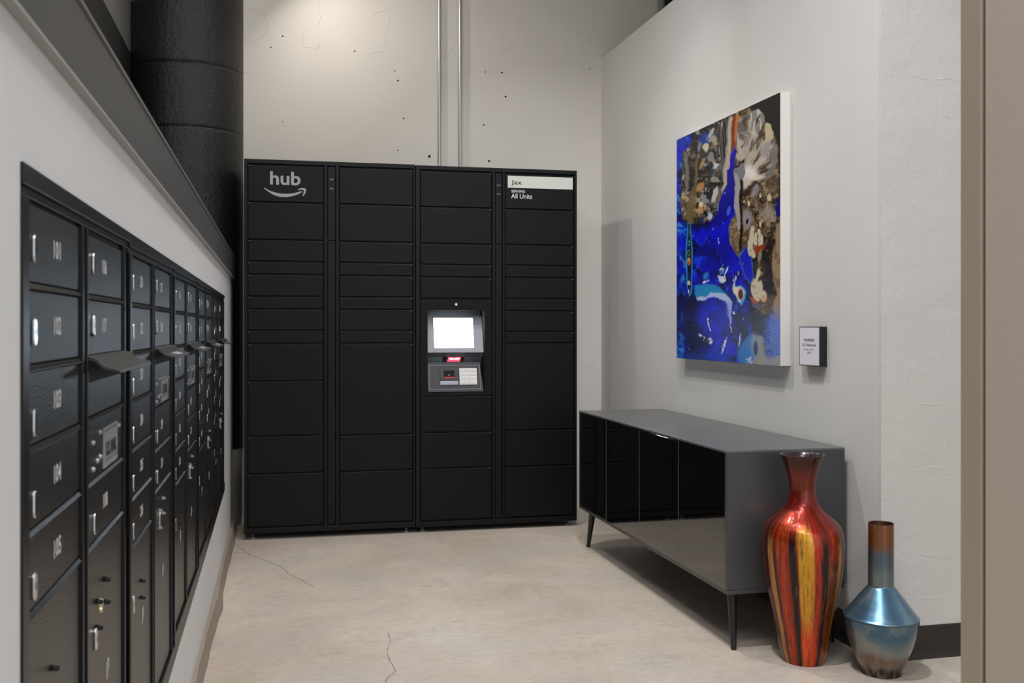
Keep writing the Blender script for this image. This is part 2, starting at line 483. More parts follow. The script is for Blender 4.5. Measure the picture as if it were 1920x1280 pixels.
# baseboards
def lbase():
    mb = MB(); n = 160; vs = []
    for i in range(n + 1):
        y = -2.5 + (WL1 + 2.5) * i / n
        w = 0.022 + 0.0022 * math.sin(y * 5.1) + 0.0012 * math.sin(y * 17) + 0.009 * math.exp(-((y - 4.05) / .12) ** 2)
        h = 0.055 + 0.002 * math.sin(y * 4.3)
        vs += [(lx(y), y, 0.0), (lx(y, w + 0.004), y, 0.0), (lx(y, w), y, h * 0.3), (lx(y, w * 0.6), y, h), (lx(y), y, h)]
    fs = []
    for i in range(n):
        for k in range(5):
            a = i * 5 + k; b_ = i * 5 + (k + 1) % 5
            fs.append((a, b_, b_ + 5, a + 5))
    fs += [(0, 1, 2, 3, 4), tuple(n * 5 + k for k in (4, 3, 2, 1, 0))]
    mb.add(vs, fs); return mb
struct(lbase().build('baseboard_left', M['baseboard_left']))
def base_profile(x0, y0, x1, y1, nx, ny, name):
    mb = MB(); pr = [(0, 0), (0.016, 0), (0.010, 0.010), (0.006, 0.018), (0.005, 0.104), (0, 0.107)]
    vs = [(x0 + nx * d, y0 + ny * d, z) for d, z in pr] + [(x1 + nx * d, y1 + ny * d, z) for d, z in pr]
    n = len(pr)
    mb.add(vs, [(i, (i + 1) % n, n + (i + 1) % n, n + i) for i in range(n)] + [tuple(range(n)), tuple(range(2 * n - 1, n - 1, -1))])
    return struct(mb.build(name, M['baseboard_black']))
base_profile(RX, PY - 0.005, RX, BY, -1, 0, 'baseboard_right')
base_profile(RX - 0.005, PY, RX + 0.75, PY, 0, -1, 'baseboard_pillar')

# door frame and wall close to the camera on the right
u0 = 0.0
dj = empty('door_1', (0.994, 1.2547, 0)); struct(dj)
MB().box(0, 0.12, 0, 0.0453, 0, CEIL).build('door_frame', M['jamb_dark'], dj, 0.0015)
MB().box(0.006, 0.11, -0.0088, -0.0002, 0, CEIL).build('door_seal', M['gap'], dj)
struct(MB().box(0.994, 1.12, 0.95, 1.2457, 0, CEIL).build('wall_near_right', M['jamb']))

# conduits
def conduit(x, r, z0, label, zs):
    t = empty('electrical_conduit', (x, BY - r - 0.006, z0))
    MB().tube((0, 0, 0), (0, 0, CEIL - z0), r, n=20).build('conduit_pipe', M['galv'], t)
    for z in zs:
        MB().box(-r - 0.006, r + 0.006, -r - 0.001, r + 0.0055, z - z0, z - z0 + 0.012).build('conduit_strap', M['galv'], t, 0.001)
    tag(t, label, 'conduit')
conduit(0.945, 0.0085, 1.9, 'thin galvanised conduit on the back wall, left of the pair above the lockers', [3.3])
conduit(1.068, 0.0095, 1.9, 'thin galvanised conduit on the back wall, right of the pair above the lockers', [3.3])
for x, r, lab in ((2.325, 0.021, 'grey pipe behind the top edge of the right wall, nearer the room corner'),
                  (2.425, 0.024, 'grey pipe behind the top edge of the right wall, further from the room corner')):
    o = MB().tube((0, 0, 0), (0, 0, CEIL - 1.5), r, n=20).build('wall_pipe', M['pipe'], None, 0, (x, BY - r - 0.002, 1.5))
    tag(o, lab, 'pipe')
struct(MB().box(2.335, 3.4, BY - 0.004, BY, 0, CEIL).build('shade_sheet', M['dark_wall']))  # added dark sheet, shade of the wall behind put into its colour

# ------------------------------------------------------------------ parcel lockers
LROOT = (-0.1456, 5.3397, 0.0)
LYAW, LROLL, LZ = -0.0143, 0.0032, 0.0326
R1 = [1.902, 1.71, 1.516, 1.404, 1.337, 1.224, 1.158, 1.047, .98, .786, .502, .308, .033]
R2 = [1.902, 1.71, 1.514, 1.403, 1.335, 1.223, 1.157, 1.045, .98, .497, .307, .033]
R3a = [1.902, 1.71, 1.514, 1.402, 1.335, 1.22]
R3b = [.698, .504, .312, .033]
R4 = [1.902, 1.71, 1.516, 1.404, 1.337, 1.222, 1.156, 1.043, .98, .506, .309, .033]
def locker_root(off, label):
    x = LROOT[0] + off * math.cos(LYAW); y = LROOT[1] + off * math.sin(LYAW)
    o = empty('parcel_locker', (x, y, 0), LYAW, 0.0)
    return tag(o, label, 'parcel locker', None)
def locker_unit(off, width, label, colA, strip, colB, rowsA, rowsB, holes=()):
    """off = left edge in the run; columns given in run coordinates"""
    root = locker_root(off, label)
    zb = LZ - off * LROLL
    X = lambda a: a - off
    Z = lambda z: z + zb - 0.0032 * 0
    sh = lambda a: -(a - off) * LROLL
    mb = MB()
    H_ = 1.93
    # carcass: back body (with a hole where the terminal sits) and border bars
    if holes:
        hx0, hx1, hz0, hz1 = holes
        mb.box(X(off + .001), X(hx0), .02, .45, Z(0), Z(H_)).box(X(hx1), X(off + width - .001), .02, .45, Z(0), Z(H_))
        mb.box(X(hx0), X(hx1), .02, .45, Z(0), Z(hz0)).box(X(hx0), X(hx1), .02, .45, Z(hz1), Z(H_)).box(X(hx0), X(hx1), .17, .45, Z(hz0), Z(hz1))
    else:
        mb.box(X(off + .001), X(off + width - .001), .02, .45, Z(0), Z(H_))
    mb.build('cabinet_body', M['locker_frame'], root)
    mb = MB()
    for a0, a1 in ((off + .001, colA[0] - .003), (colA[1] + .003, strip[0] - .002), (strip[1] + .002, colB[0] - .003), (colB[1] + .003, off + width - .001)):
        mb.box(X(a0), X(a1), 0, .022, Z(.0281), Z(1.9079))
    mb.box(X(off + .001), X(off + width - .001), 0.0005, .022, Z(1.908), Z(H_)).box(X(off + .001), X(off + width - .001), .0005, .022, Z(0), Z(.028))
    mb.build('face_frame', M['locker_frame'], root, 0.0015)
    mb = MB()
    zc = 1.516
    mb.box(X(strip[0]), X(strip[1]), .006, .022, Z(zc + .003), Z(1.903)).box(X(strip[0]), X(strip[1]), .006, .022, Z(.033), Z(zc - .003))
    st = mb.build('centre_strip', M['locker_frame'], root, 0.002)
    cx = X((strip[0] + strip[1]) / 2)
    for z, s in ((1.838, 1), (1.788, -1)):
        mb = MB(); mb.box(cx - .011, cx + .011, .0052, .007, Z(z) - .0007, Z(z) + .0007)
        mb.tube((cx, .007, Z(z - .0035 * s)), (cx, .003, Z(z - .0035 * s)), .0026, n=10)
        mb.build('hinge_screw', M['steel'], st)
    doors = []
    for colm, rows_list, pin in ((colA, rowsA, 'L'), (colB, rowsB, 'R')):
        for rows in rows_list:
            for z1, z0 in zip(rows, rows[1:]):
                mb = MB().box(X(colm[0]), X(colm[1]), .003, .0195, Z(z0 + .003), Z(z1 - .003))
                d = mb.build('locker_door', M['locker'], root, 0.003)
                doors.append(d)
                px_ = X(colm[0] + .006) if pin == 'L' and off < .1 else X(colm[1] - .006)
                pm = MB().tube((px_, .004, Z(z1 - .007)), (px_, .0015, Z(z1 - .007)), .0022, n=8)
                pm.build('door_pin', M['steel'], d)
    for k in (0, 1):
        for yy in (.045, .40):
            fx = X(off + .042) if k == 0 else X(off + width - .044)
            g = MB()
            lathe(g, [(0.0001, 0.0), (.021, .0), (.021, .004), (.017, .008), (.008, .010), (.0078, zb + .003)], 24, fx, yy)
            g.build('levelling_foot', M['steel'], root)
    return root, X, Z, doors
gA = locker_unit(0.0, 0.883, 'tall black parcel locker bank beside the mailboxes, with the white curved arrow logo', (.020, .402), (.424, .463), (.485, .868), [R1], [R2])
gB = locker_unit(0.884, 0.894, 'tall black parcel locker bank beside the sideboard, with lit screen and keypad', (.911, 1.297), (1.318, 1.356), (1.374, 1.759), [R3a, R3b], [R4], (.949, 1.259, .718, 1.157))

# logo on the top left door
rA, XA, ZA, dA = gA
lf = lambda cx, cz: (lambda a, b_, h: (XA(cx) + a, .003 - h, ZA(cz) + b_))
text('hub', 0.1, lf(.206, 1.803), 'logo_lettering', M['logo'], dA[0], bold=0.0022, width=.154, height=.070)
def logo_pt(px, py):   # zoom pixels of the photographed logo to door coordinates
    return (.129 + (px - 340) * (.154 / 1035), 1.8005 - (py - 640 - (px - 340) * 0.036) * (.154 / 1035))
top_ = [(140, 752), (175, 748), (240, 800), (350, 860), (500, 912), (700, 955), (900, 968), (1100, 955), (1280, 915), (1420, 872), (1447, 895)]
bot_ = [(1435, 915), (1300, 985), (1120, 1045), (900, 1082), (700, 1070), (540, 1030), (400, 965), (260, 865), (145, 765)]
head = [(1290, 825), (1340, 788), (1440, 768), (1530, 775), (1572, 805), (1575, 880), (1545, 965), (1480, 1045), (1440, 1040), (1470, 985), (1495, 910), (1495, 860), (1480, 838), (1420, 828), (1330, 835), (1298, 845)]
def smile():
    mb = MB()
    n = 28
    def samp(pl, m_):
        L = [0]
        for a, b_ in zip(pl, pl[1:]): L.append(L[-1] + math.hypot(b_[0] - a[0], b_[1] - a[1]))
        out = []
        for i in range(m_):
            t = L[-1] * i / (m_ - 1)
            k = max(j for j in range(len(L)) if L[j] <= t + 1e-9); k = min(k, len(pl) - 2)
            q = (t - L[k]) / (L[k + 1] - L[k])
            out.append((pl[k][0] + q * (pl[k + 1][0] - pl[k][0]), pl[k][1] + q * (pl[k + 1][1] - pl[k][1])))
        return out
    A = samp(top_, n); B = samp(bot_[::-1], n)
    f = lf(0, 0)
    g = lambda p, h: f(logo_pt(*p)[0] + 0, logo_pt(*p)[1], h)
    vs = [g(p, .0006) for p in A] + [g(p, .0006) for p in B]
    mb.add([(v[0], v[1], v[2]) for v in vs], [(i, i + 1, n + i + 1, n + i) for i in range(n - 1)])
    h_out = head
    m_ = len(h_out)
    hv = [g(p, .0006) for p in h_out]
    mb.add(hv, [(0, 1, 14, 15), (1, 2, 13, 14), (2, 3, 12, 13), (3, 4, 11, 12), (4, 5, 10, 11), (5, 6, 9, 10), (6, 7, 8, 9)])
    return mb
smile().build('logo_arrow', M['logo'], dA[0])

# name sign on the top right door
rB, XB, ZB, dB = gB
jd = [d for d in dB][len(R3a) - 1 + len(R3b) - 1]
zj = lambda z: ZB(z) - 0.0018
pl = MB().box(XB(1.387), XB(1.754), .0018, .003, zj(1.827), zj(1.892)).build('name_sign', M['sign'], jd)
lfB = lambda cx, cz, d=.0018: (lambda a, b_, h: (XB(cx) + a, d - h, zj(cz) + b_))
text('Jax', .05, lfB(1.406, 1.846), 'name_lettering', M['ink'], pl, .0006, 'LEFT', width=.060, height=.031)
text('SERVING', .05, lfB(1.407, 1.802, .003), 'sign_lettering', M['white'], jd, .0006, 'LEFT', width=.076, height=.014)
text('All Units', .05, lfB(1.406, 1.770, .003), 'sign_lettering', M['white'], jd, .0003, 'LEFT', width=.117, height=.026)

# terminal in the third column
tp = MB()
c0, c1, h0, h1, z0, z1 = .911, 1.297, .949, 1.259, .698 + .0035, 1.22 - .0035
for a in ((XB(c0), XB(h0), ZB(z0), ZB(z1)), (XB(h1), XB(c1), ZB(z0), ZB(z1)), (XB(h0), XB(h1), ZB(z0), ZB(.717)), (XB(h0), XB(h1), ZB(1.157), ZB(z1))):
    tp.box(a[0], a[1], .003, .0195, a[2], a[3])
term = tp.build('terminal_panel', M['locker'], rB)
cl_ = MB().tube((XB(1.102), .004, ZB(1.189)), (XB(1.102), -.004, ZB(1.189)), .013, .012, 24).build('cam_lock', M['frame_black'], term)
g = MB().tube((XB(1.102), -.0035, ZB(1.189)), (XB(1.102), -.0055, ZB(1.189)), .007, .006, 20); g.build('lock_core', M['chrome'], cl_)
rb = MB()
rb.box(XB(h0), XB(h1), .160, .169, ZB(.718), ZB(1.157)).box(XB(h0), XB(h0) + .001, .02, .165, ZB(.718), ZB(1.157)).box(XB(h1) - .001, XB(h1), .02, .165, ZB(.718), ZB(1.157))
rb.build('terminal_recess', M['black'], term)
# tilted screen housing
def tilt(xl, xr, zb_, zt, yb, yt, thick):
    return [(xl, yb, zb_), (xr, yb, zb_), (xr, yb + thick, zb_), (xl, yb + thick, zb_), (xl, yt, zt), (xr, yt, zt), (xr, yt + thick, zt), (xl, yt + thick, zt)]
def on_tilt(zb_, zt, yb, yt):
    return lambda a, b_, h: (XB(a), yb + (yt - yb) * (b_ - zb_) / (zt - zb_) - h, ZB(b_))
S = (.930, 1.128, .018, .075)       # z bottom, z top, y bottom, y top
hs = MB(); fS = on_tilt(*S)
o_, i_ = (h0 + .002, h1 - .002, S[0], S[1]), (.990, 1.205, .956, 1.116)
for a0, a1, b0, b1 in ((o_[0], i_[0], o_[2], o_[3]), (i_[1], o_[1], o_[2], o_[3]), (i_[0], i_[1], o_[2], i_[2]), (i_[0], i_[1], i_[3], o_[3])):
    hs.hexa([fS(a0, b0, 0), fS(a1, b0, 0), fS(a1, b0, -.03), fS(a0, b0, -.03), fS(a0, b1, 0), fS(a1, b1, 0), fS(a1, b1, -.03), fS(a0, b1, -.03)])
hsg = hs.build('screen_housing', M['bezel'], term, 0.0015)
sc = MB().add([fS(a, b_, -.006) for a, b_ in ((i_[0], i_[2]), (i_[1], i_[2]), (i_[1], i_[3]), (i_[0], i_[3]))], [(0, 1, 2, 3)]).build('display_screen', M['screen'], hsg)
text('Coming soon! Hub setup in process', .02, lambda a, b_, h: fS(1.0975 + a, 1.030 + b_, -.006 + h), 'screen_lettering', M['screen_ink'], sc, .0008, width=.185, height=.011)
# scanner under the housing
sn = MB().hexa(tilt(XB(h0 + .002), XB(h1 - .002), ZB(.905), ZB(.929), .035, .020, .05)).build('scanner_shelf', M['unit'], term)
fT = on_tilt(.905, .929, .035, .020)
lb = MB()
for a0, a1, b0, b1 in ((1.056, 1.152, .908, .9095), (1.056, 1.152, .9245, .926), (1.056, 1.0575, .908, .926), (1.1505, 1.152, .908, .926)):
    lb.add([fT(a, b_, .0008) for a, b_ in ((a0, b0), (a1, b0), (a1, b1), (a0, b1))], [(0, 1, 2, 3)])
lb.build('scanner_label_border', M['plate'], sn)
text('BARCODE SCANNER', .02, lambda a, b_, h: fT(1.104 + a, .9135 + b_, .0008), 'scanner_lettering', M['plate'], sn, 0, width=.082, height=.007)
MB().add([(XB(1.060), .045, ZB(.880)), (XB(1.130), .045, ZB(.880)), (XB(1.137), .045, ZB(.905)), (XB(1.067), .045, ZB(.905))], [(0, 1, 2, 3)]).build('scanner_light', M['scanner'], sn)
mb = MB()
for q in (((1.071, .8905), (1.126, .8905), (1.130, .8990), (1.112, .9010), (1.098, .8965), (1.086, .9010), (1.074, .8990)),):
    mb.add([(XB(a), .0445, ZB(b_)) for a, b_ in q], [tuple(range(len(q)))])
mb.build('scanner_glow', M['scanner_core'], sn)
MB().box(XB(1.04), XB(1.155), .046, .08, ZB(.878), ZB(.906)).build('scanner_body', M['black'], sn)
# lower unit with card reader and keypad
S2 = (.719, .876, .006, .040)
f2 = on_tilt(*S2)
lu = MB().hexa([f2(h0 + .002, S2[0], 0), f2(h1 - .004, S2[0], 0), (XB(h1 - .004), .12, ZB(S2[0])), (XB(h0 + .002), .12, ZB(S2[0])),
                f2(h0 + .002, S2[1], 0), f2(h1 - .020, S2[1], 0), (XB(h1 - .020), .12, ZB(S2[1])), (XB(h0 + .002), .12, ZB(S2[1]))]).build('control_unit', M['unit'], term, .0015)
def slab(a0, a1, b0, b1, h_0, h_1, name, mat, par, bev=0.0):
    f = f2
    return MB().hexa([f(a0, b0, h_1), f(a1, b0, h_1), f(a1, b0, h_0), f(a0, b0, h_0), f(a0, b1, h_1), f(a1, b1, h_1), f(a1, b1, h_0), f(a0, b1, h_0)]).build(name, mat, par, bev)
for a0, a1, b0, b1 in ((.960, 1.236, .860, .8615), (.960, 1.240, .7330, .7345), (.9595, .961, .733, .8615), (1.2365, 1.238, .733, .8615)):
    slab(a0, a1, b0, b1, -.001, .0012, 'panel_seam', M['steel'], lu)
cr = slab(1.018, 1.117, .783, .842, -.001, .006, 'card_reader', M['unit'], lu, .0012)
slab(1.038, 1.098, .792, .834, .005, .0068, 'card_window', M['black'], cr)
slab(1.040, 1.098, .793, .799, .0069, .0075, 'card_slot_light', M['red_slot'], cr)
slab(1.064, 1.070, .806, .812, .0069, .0080, 'card_contact', M['steel'], cr)
slab(1.018, 1.117, .757, .778, -.001, .005, 'reader_lip', M['steel'], lu, .001)
kp = slab(1.124, 1.220, .757, .845, -.001, .004, 'keypad', M['keypad'], lu, .001)
keys = [['1', '2', '3', 'X'], ['4', '5', '6', '<'], ['7', '8', '9', '^'], ['*', '0', '#', '']]
for r in range(4):
    for c in range(4):
        a = 1.131 + c * .0185; bb = .826 - r * .0205
        w = .0150 if c < 3 else .026
        kx = slab(a, a + w, bb, bb + .0155, .0035, .006, 'keypad_key', M['keypad'], kp, .0008)
        if keys[r][c]:
            text(keys[r][c], .009, (lambda A, B: (lambda p, q, h: f2(A + p, B + q, .0063)))(a + w / 2, bb + .0045), 'key_lettering', M['grey_ink'], kx, .0002)

# ------------------------------------------------------------------ mailboxes
MP = 0.745
def mailbox_unit(i):
    n = i + 1
    y0 = 1.109 + MP * i
    sl = -0.0068 * (y0 - 1.109)          # the bank sits very slightly out of level
    zbot = zbank0(y0)
    root = empty('mailbox_unit', (lx(y0), y0, zbot), -math.atan(LB))
    sc_ = math.sqrt(1 + LB * LB)
    HS = -.0065
    F = lambda a, b_, h: (h + HS, a * sc_, b_ - zbot)      # a along the wall, b height, h proud of the wall
    def fbox(mb, a0, a1, b0, b1, h_0, h_1):
        p = [F(a0, b0, h_0), F(a0, b0, h_1), F(a1, b0, h_1), F(a1, b0, h_0), F(a0, b1, h_0), F(a0, b1, h_1), F(a1, b1, h_1), F(a1, b1, h_0)]
        return mb.hexa(p)
    D = .0080                              # frame stands this far in front of the doors' backs
    zt = zbank1(y0)
    zrise, zfall = .0284 * MP, -.0068 * MP
    cA, cB = (.034, .326), (.364, .690)
    if i == 0: lines1 = [1.236, 1.144, 1.056, .969, .880, .792]
    else: lines1 = [1.232, 1.143, 1.055, .968, .881, .794, .707]
    lines1 = [z + sl * .6 for z in lines1]
    if i == 0: lines2 = [1.232, 1.142, 1.056, .970, .880, .790]
    else: lines2 = [1.232, 1.142, 1.056, .926, .840, .753]
    lines2 = [z + sl * .6 for z in lines2]
    zpb = zbot + .050 + zrise * .5
    mb = MB()
    # outer rim
    W1 = .7435
    def qbar(b0a, b0b, b1a, b1b, h0, h1):
        p = [F(0, b0a, h0), F(0, b0a, h1), F(W1, b0b, h1), F(W1, b0b, h0), F(0, b1a, h0), F(0, b1a, h1), F(W1, b1b, h1), F(W1, b1b, h0)]
        mb.hexa(p)
    qbar(lines1[0] + .010, lines1[0] + .010, zt, zt + zfall, 0, D + .002)
    qbar(lines1[0], lines1[0], lines1[0] + .010, lines1[0] + .010, 0, D - .003)
    qbar(zbot, zbot + zrise, zpb, zpb, 0, D + .002)
    fbox(mb, 0.0, cA[0], zpb, lines1[0], 0, D)
    fbox(mb, cA[1], cA[1] + .009, zpb, lines1[0], 0, D)
    fbox(mb, cB[0] - .007, cB[0], zpb, lines1[0], 0, D)
    fbox(mb, cB[1], cB[1] + .012, zpb, lines1[0], 0, D)
    if i == 4: fbox(mb, cB[1] + .040, W1, zpb, lines1[0], 0, D)
    fbox(mb, 0.0, 0.012, zpb, lines1[0], 0, D + .0015)
    body = MB()
    p = [F(.001, zbot + .001, -.05), F(.001, zbot + .001, -.0005), F(W1 - .001, zbot + zrise + .001, -.0005), F(W1 - .001, zbot + zrise + .001, -.05),
         F(.001, zt - .001, -.05), F(.001, zt - .001, -.0005), F(W1 - .001, zt + zfall - .001, -.0005), F(W1 - .001, zt + zfall - .001, -.05)]
    body.hexa(p).build('cabinet_body', M['black'], root)
    fr = mb.build('mailbox_frame', M['mailbox_frame'], root, .0012)
    mb = MB()
    for a, z in ([(cA, z) for z in lines1[1:]] + [(cB, z) for z in lines2[1:]]):
        p0, p1 = z - .004, z + .003
        mb.hexa([F(a[0], p0, 0), F(a[0], p0, D - .001), F(a[1], p0, D - .001), F(a[1], p0, 0), F(a[0], p1, 0), F(a[0], p1 - .001, D - .004), F(a[1], p1 - .001, D - .004), F(a[1], p1, 0)])
    mb.build('shelf_lip', M['mailbox_frame'], fr, .0008)
    def door(c, z0, z1, name='mailbox_door'):
        mb = MB(); fbox(mb, c[0] + .001, c[1] - .001, z0 + .004, z1 - .005, 0, .0035)
        return mb.build(name, M['mailbox'], root, .0012)
    def number(d, s, a, z, h=.022, w=None):
        text(s, .03, lambda p, q, t: F(a + p, z - h / 2 + q, .0035 + t), 'number_label', M['white'], d, .0008, width=w or .013 * len(s), height=h)
    def lock(d, a, z, hgt=.030, mat='chrome'):
        mb = MB(); r = .0065; pts = []
        for k in range(9): t = math.pi * k / 8; pts.append((a + r * math.cos(t), z + hgt / 2 - r + r * math.sin(t)))
        for k in range(9): t = math.pi + math.pi * k / 8; pts.append((a + r * math.cos(t), z - hgt / 2 + r + r * math.sin(t)))
        mb.extrude(pts, lambda p, q, h: F(p, q, .0035 + h), .004)
        L = mb.build('door_lock', M[mat], d, .0012)
        k_ = MB(); k_.add([F(a + .0012 * sx, z + .004 * sz, .0078) for sx, sz in ((-1, -1), (1, -1), (1, 1), (-1, 1))], [(0, 1, 2, 3)])
        k_.build('keyhole', M['black'], L)
    num = 100 * n + 1
    for z1, z0 in zip(lines1, lines1[1:]):
        d = door(cA, z0, z1)
        number(d, str(num), .185, (z0 + z1) / 2 + .002)
        lock(d, cA[0] + .030, (z0 + z1) / 2 - .006 - (.010 if z0 < 1 else 0))
        num += 1
    # parcel door under the first column
    d = door(cA, zpb, lines1[-1], 'parcel_door')
    number(d, '%dP' % (2 * n - 1) if i else '2P', .200, .545 if i else .50, .030)
    lock(d, cA[0] + .030, .60, .032)
    for a, z in (((.178, .615), (.178, .583)) if i else ((.156, .702), (.156, .655))):
        MB().tube(F(a, z, .003), F(a + .006, z - .003, .010), .004, .003, 8).build('door_stud', M['black'], d)
    # second column: two doors, mail slot, outgoing mail door, doors, parcel door
    for z1, z0 in zip(lines2[:3], lines2[1:3]):
        d = door(cB, z0, z1)
        number(d, str(num), .512, (z0 + z1) / 2 + .004)
        lock(d, cB[0] + .050, (z0 + z1) / 2 + .002)
        num += 1
    zs = lines2[2]
    d = door(cB, lines2[3], zs, 'outgoing_mail_door')
    mb = MB(); fbox(mb, cB[0] + .002, cB[1] - .002, zs - .034, zs - .002, .003, .0045)
    mb.build('mail_slot', M['black'], d)
    # hood
    hp = [(0.004, zs + .004), (.016, zs + .001), (.027, zs - .010), (.048, zs - .0155), (.049, zs - .0205), (.026, zs - .015), (.014, zs - .004), (.004, zs - .002)]
    mb = MB(); mb.extrude([(h, z) for h, z in hp], lambda h, z, t: F(cB[0] + .004 + t, z, h), cB[1] - cB[0] + .010)
    hd = mb.build('slot_hood', M['hood'], d, .0008)
    if i:
        def on_hood(a, q): h = .030 + q * .015; return F(a, zs - .0105 - q * .0042 + .0006, h)
        MB().add([on_hood(.46, 0), on_hood(.58, 0), on_hood(.58, 1), on_hood(.46, 1)], [(0, 1, 2, 3)]).build('hood_sticker', M['plate'], hd)
    # label plate
    pz0, pz1 = ((.886, .948) if i == 0 else (.934 + sl * .5, .990 + sl * .5))
    par = d
    if i == 0:
        par = door(cB, lines2[4], lines2[3])
    mb = MB(); fbox(mb, .503, .630, pz0, pz1, .0035, .0055)
    pt = mb.build('label_plate', M['plate'], par, .0005)
    text('U.S. MAIL', .03, lambda p, q, t: F(.5665 + p, pz0 + .018 + q, .0055 + t), 'plate_lettering', M['ink'], pt, .0012, width=.10, height=.022)
    mb = MB()
    for b_ in (pz0 + .009, pz0 + .013, pz1 - .007):
        fbox(mb, .509, .624, b_, b_ + .0018, .0055, .0060)
    mb.build('plate_line', M['grey_ink'], pt)
    for a, z in ((.418, .935), (.418, .897), (.475, .945), (.475, .908), (.452, .905), (.648, .938)):
        zz = z if i == 0 else z + .045 + sl * .5
        MB().tube(F(a, zz, .003), F(a, zz, .0075), .0045, .003, 10).build('plate_screw', M['steel'], par)
    rest = lines2[4:] if i == 0 else lines2[3:]
    for z1, z0 in zip(rest, rest[1:]):
        d = door(cB, z0, z1)
        num2 = num
        number(d, str(num2), .520, (z0 + z1) / 2 + .003)
        lock(d, cB[0] + .058, (z0 + z1) / 2 - .016)
        num += 1
    d = door(cB, zpb, lines2[-1], 'parcel_door')
    zl = .652 if i == 0 else .676
    lock(d, cB[0] + .068 + (.035 if i else 0), zl, .032)
    number(d, '%dP' % (2 * n if i else 1), .540, .575 if i == 0 else .550, .030)
    for a, z in ((.514, .718), (.514, .684), (.448, .702), (.448, .664)):
        MB().tube(F(a, z, .003), F(a + .006, z - .003, .011), .0045, .003, 8).build('door_stud', M['black' if i == 0 else 'steel'], d)
    mb = MB(); mb.tube(F(.478, .692, .003), F(.478, .692, .008), .007, .006, 12).tube(F(.480, .682, .003), F(.480, .682, .007), .006, .005, 12)
    mb.build('keyed_cylinder', M['brass'], d)
    return root
MLAB = ['black mailbox cabinet nearest the camera, left end of the row, numbered from 101',
        'black mailbox cabinet second from the camera in the row, numbered from 201',
        'black mailbox cabinet in the middle of the row of five',
        'black mailbox cabinet second from the far end of the row',
        'black mailbox cabinet at the far end of the row, next to the parcel lockers']
for i in range(5):
    tag(mailbox_unit(i), MLAB[i], 'mailbox', 'mailbox cabinets in a row on the left wall')

# ------------------------------------------------------------------ sideboard
SX0, SX1, SY0, SY1, SZ0, SZ1 = 1.48, 1.925, 3.118, 4.795, .198, .682
sb = tag(empty('sideboard', (1.70, 3.95, 0)), 'long low grey lacquered sideboard with black glass doors against the right wall', 'sideboard')
def sbox(a0, a1, b0, b1, c0_, c1_, name, mat, bev=.0015, par=None):
    return MB().box(a0 - 1.70, a1 - 1.70, b0 - 3.95, b1 - 3.95, c0_, c1_).build(name, mat, par or sb, bev)
sbox(SX0 + .003, SX1, SY0, SY1, SZ1 - .009, SZ1, 'top_panel', M['top_grey'])
sbox(SX0 + .003, SX1, SY0, SY1, SZ0, SZ0 + .015, 'bottom_panel', M['side_grey'])
sbox(SX0 + .003, SX1, SY0, SY0 + .018, SZ0 + .0155, SZ1 - .0095, 'end_panel', M['side_grey'])
sbox(SX0 + .003, SX1, SY1 - .018, SY1, SZ0 + .0155, SZ1 - .0095, 'end_panel', M['side_grey'])
sbox(SX0 + .03, SX1 - .01, SY0 + .019, SY1 - .019, SZ0 + .0155, SZ1 - .0095, 'cabinet_interior', M['black'], 0)
ds = [SY0 + .004, 3.537, 3.951, 4.379, SY1 - .004]
for k, (a, b_) in enumerate(zip(ds, ds[1:])):
    d = sbox(SX0 + .0035, SX0 + .018, a + .0015, b_ - .0015, SZ0 + .012, SZ1 - .012, 'cabinet_door', M['glass_black'], .0012)
    sbox(SX0 + .0032, SX0 + .0185, b_ - .0014, b_ - .0002, SZ0 + .012, SZ1 - .012, 'edge_strip', M['steel'], 0, d)
for sx, sy, ox, oy in ((1.527, SY0 + .055, 0, -.015), (1.522, SY1 - .10, .010, .105), (1.885, SY0 + .070, .010, -.034), (1.885, SY1 - .10, .01, .09)):
    MB().tube((sx - 1.70, sy - 3.95, SZ0 + .001), (sx + ox - 1.70, sy + oy - 3.95, 0), .017, .0095, 20).build('leg', M['leg'], sb)

# ------------------------------------------------------------------ value noise for painted surfaces
def vnoise(x, y, seed):
    rs = np.random.RandomState(seed); T = rs.rand(128, 128)
    xi = np.floor(x).astype(int); yi = np.floor(y).astype(int)
    fx = x - xi; fy = y - yi; fx = fx * fx * (3 - 2 * fx); fy = fy * fy * (3 - 2 * fy)
    g = lambda a, b_: T[a % 128, b_ % 128]
    return (g(xi, yi) * (1 - fx) + g(xi + 1, yi) * fx) * (1 - fy) + (g(xi, yi + 1) * (1 - fx) + g(xi + 1, yi + 1) * fx) * fy
def fbm(x, y, seed, octs=5, gain=.5):
    s = 0; a = 1; n = 0
    for k in range(octs):
        s = s + a * vnoise(x * 2 ** k + 17 * k, y * 2 ** k + 31 * k, seed + k); n += a; a *= gain
    return s / n
def col3(r, g, b_): return np.array(lin(r, g, b_)[:3])
def smooth(x, a, b_):
    t = np.clip((x - a) / (b_ - a), 0, 1); return t * t * (3 - 2 * t)
def blendc(Cc, m, c):
    c = np.asarray(c)
    if c.ndim == 1: c = c[None, :]
    return Cc * (1 - m[:, None]) + c * m[:, None]
def sdf_poly(x, y, pts):
    d = np.full(x.shape, 1e9); inside = np.zeros(x.shape, bool); n = len(pts)
    for i in range(n):
        ax, ay = pts[i]; bx, by = pts[(i + 1) % n]
        ex, ey = bx - ax, by - ay; wx, wy = x - ax, y - ay
        t = np.clip((wx * ex + wy * ey) / (ex * ex + ey * ey + 1e-9), 0, 1)
        d = np.minimum(d, (wx - ex * t) ** 2 + (wy - ey * t) ** 2)
        cnd = ((ay > y) != (by > y)) & (x < (bx - ax) * (y - ay) / (by - ay + 1e-12) + ax)
        inside ^= cnd
    d = np.sqrt(d); return np.where(inside, -d, d)
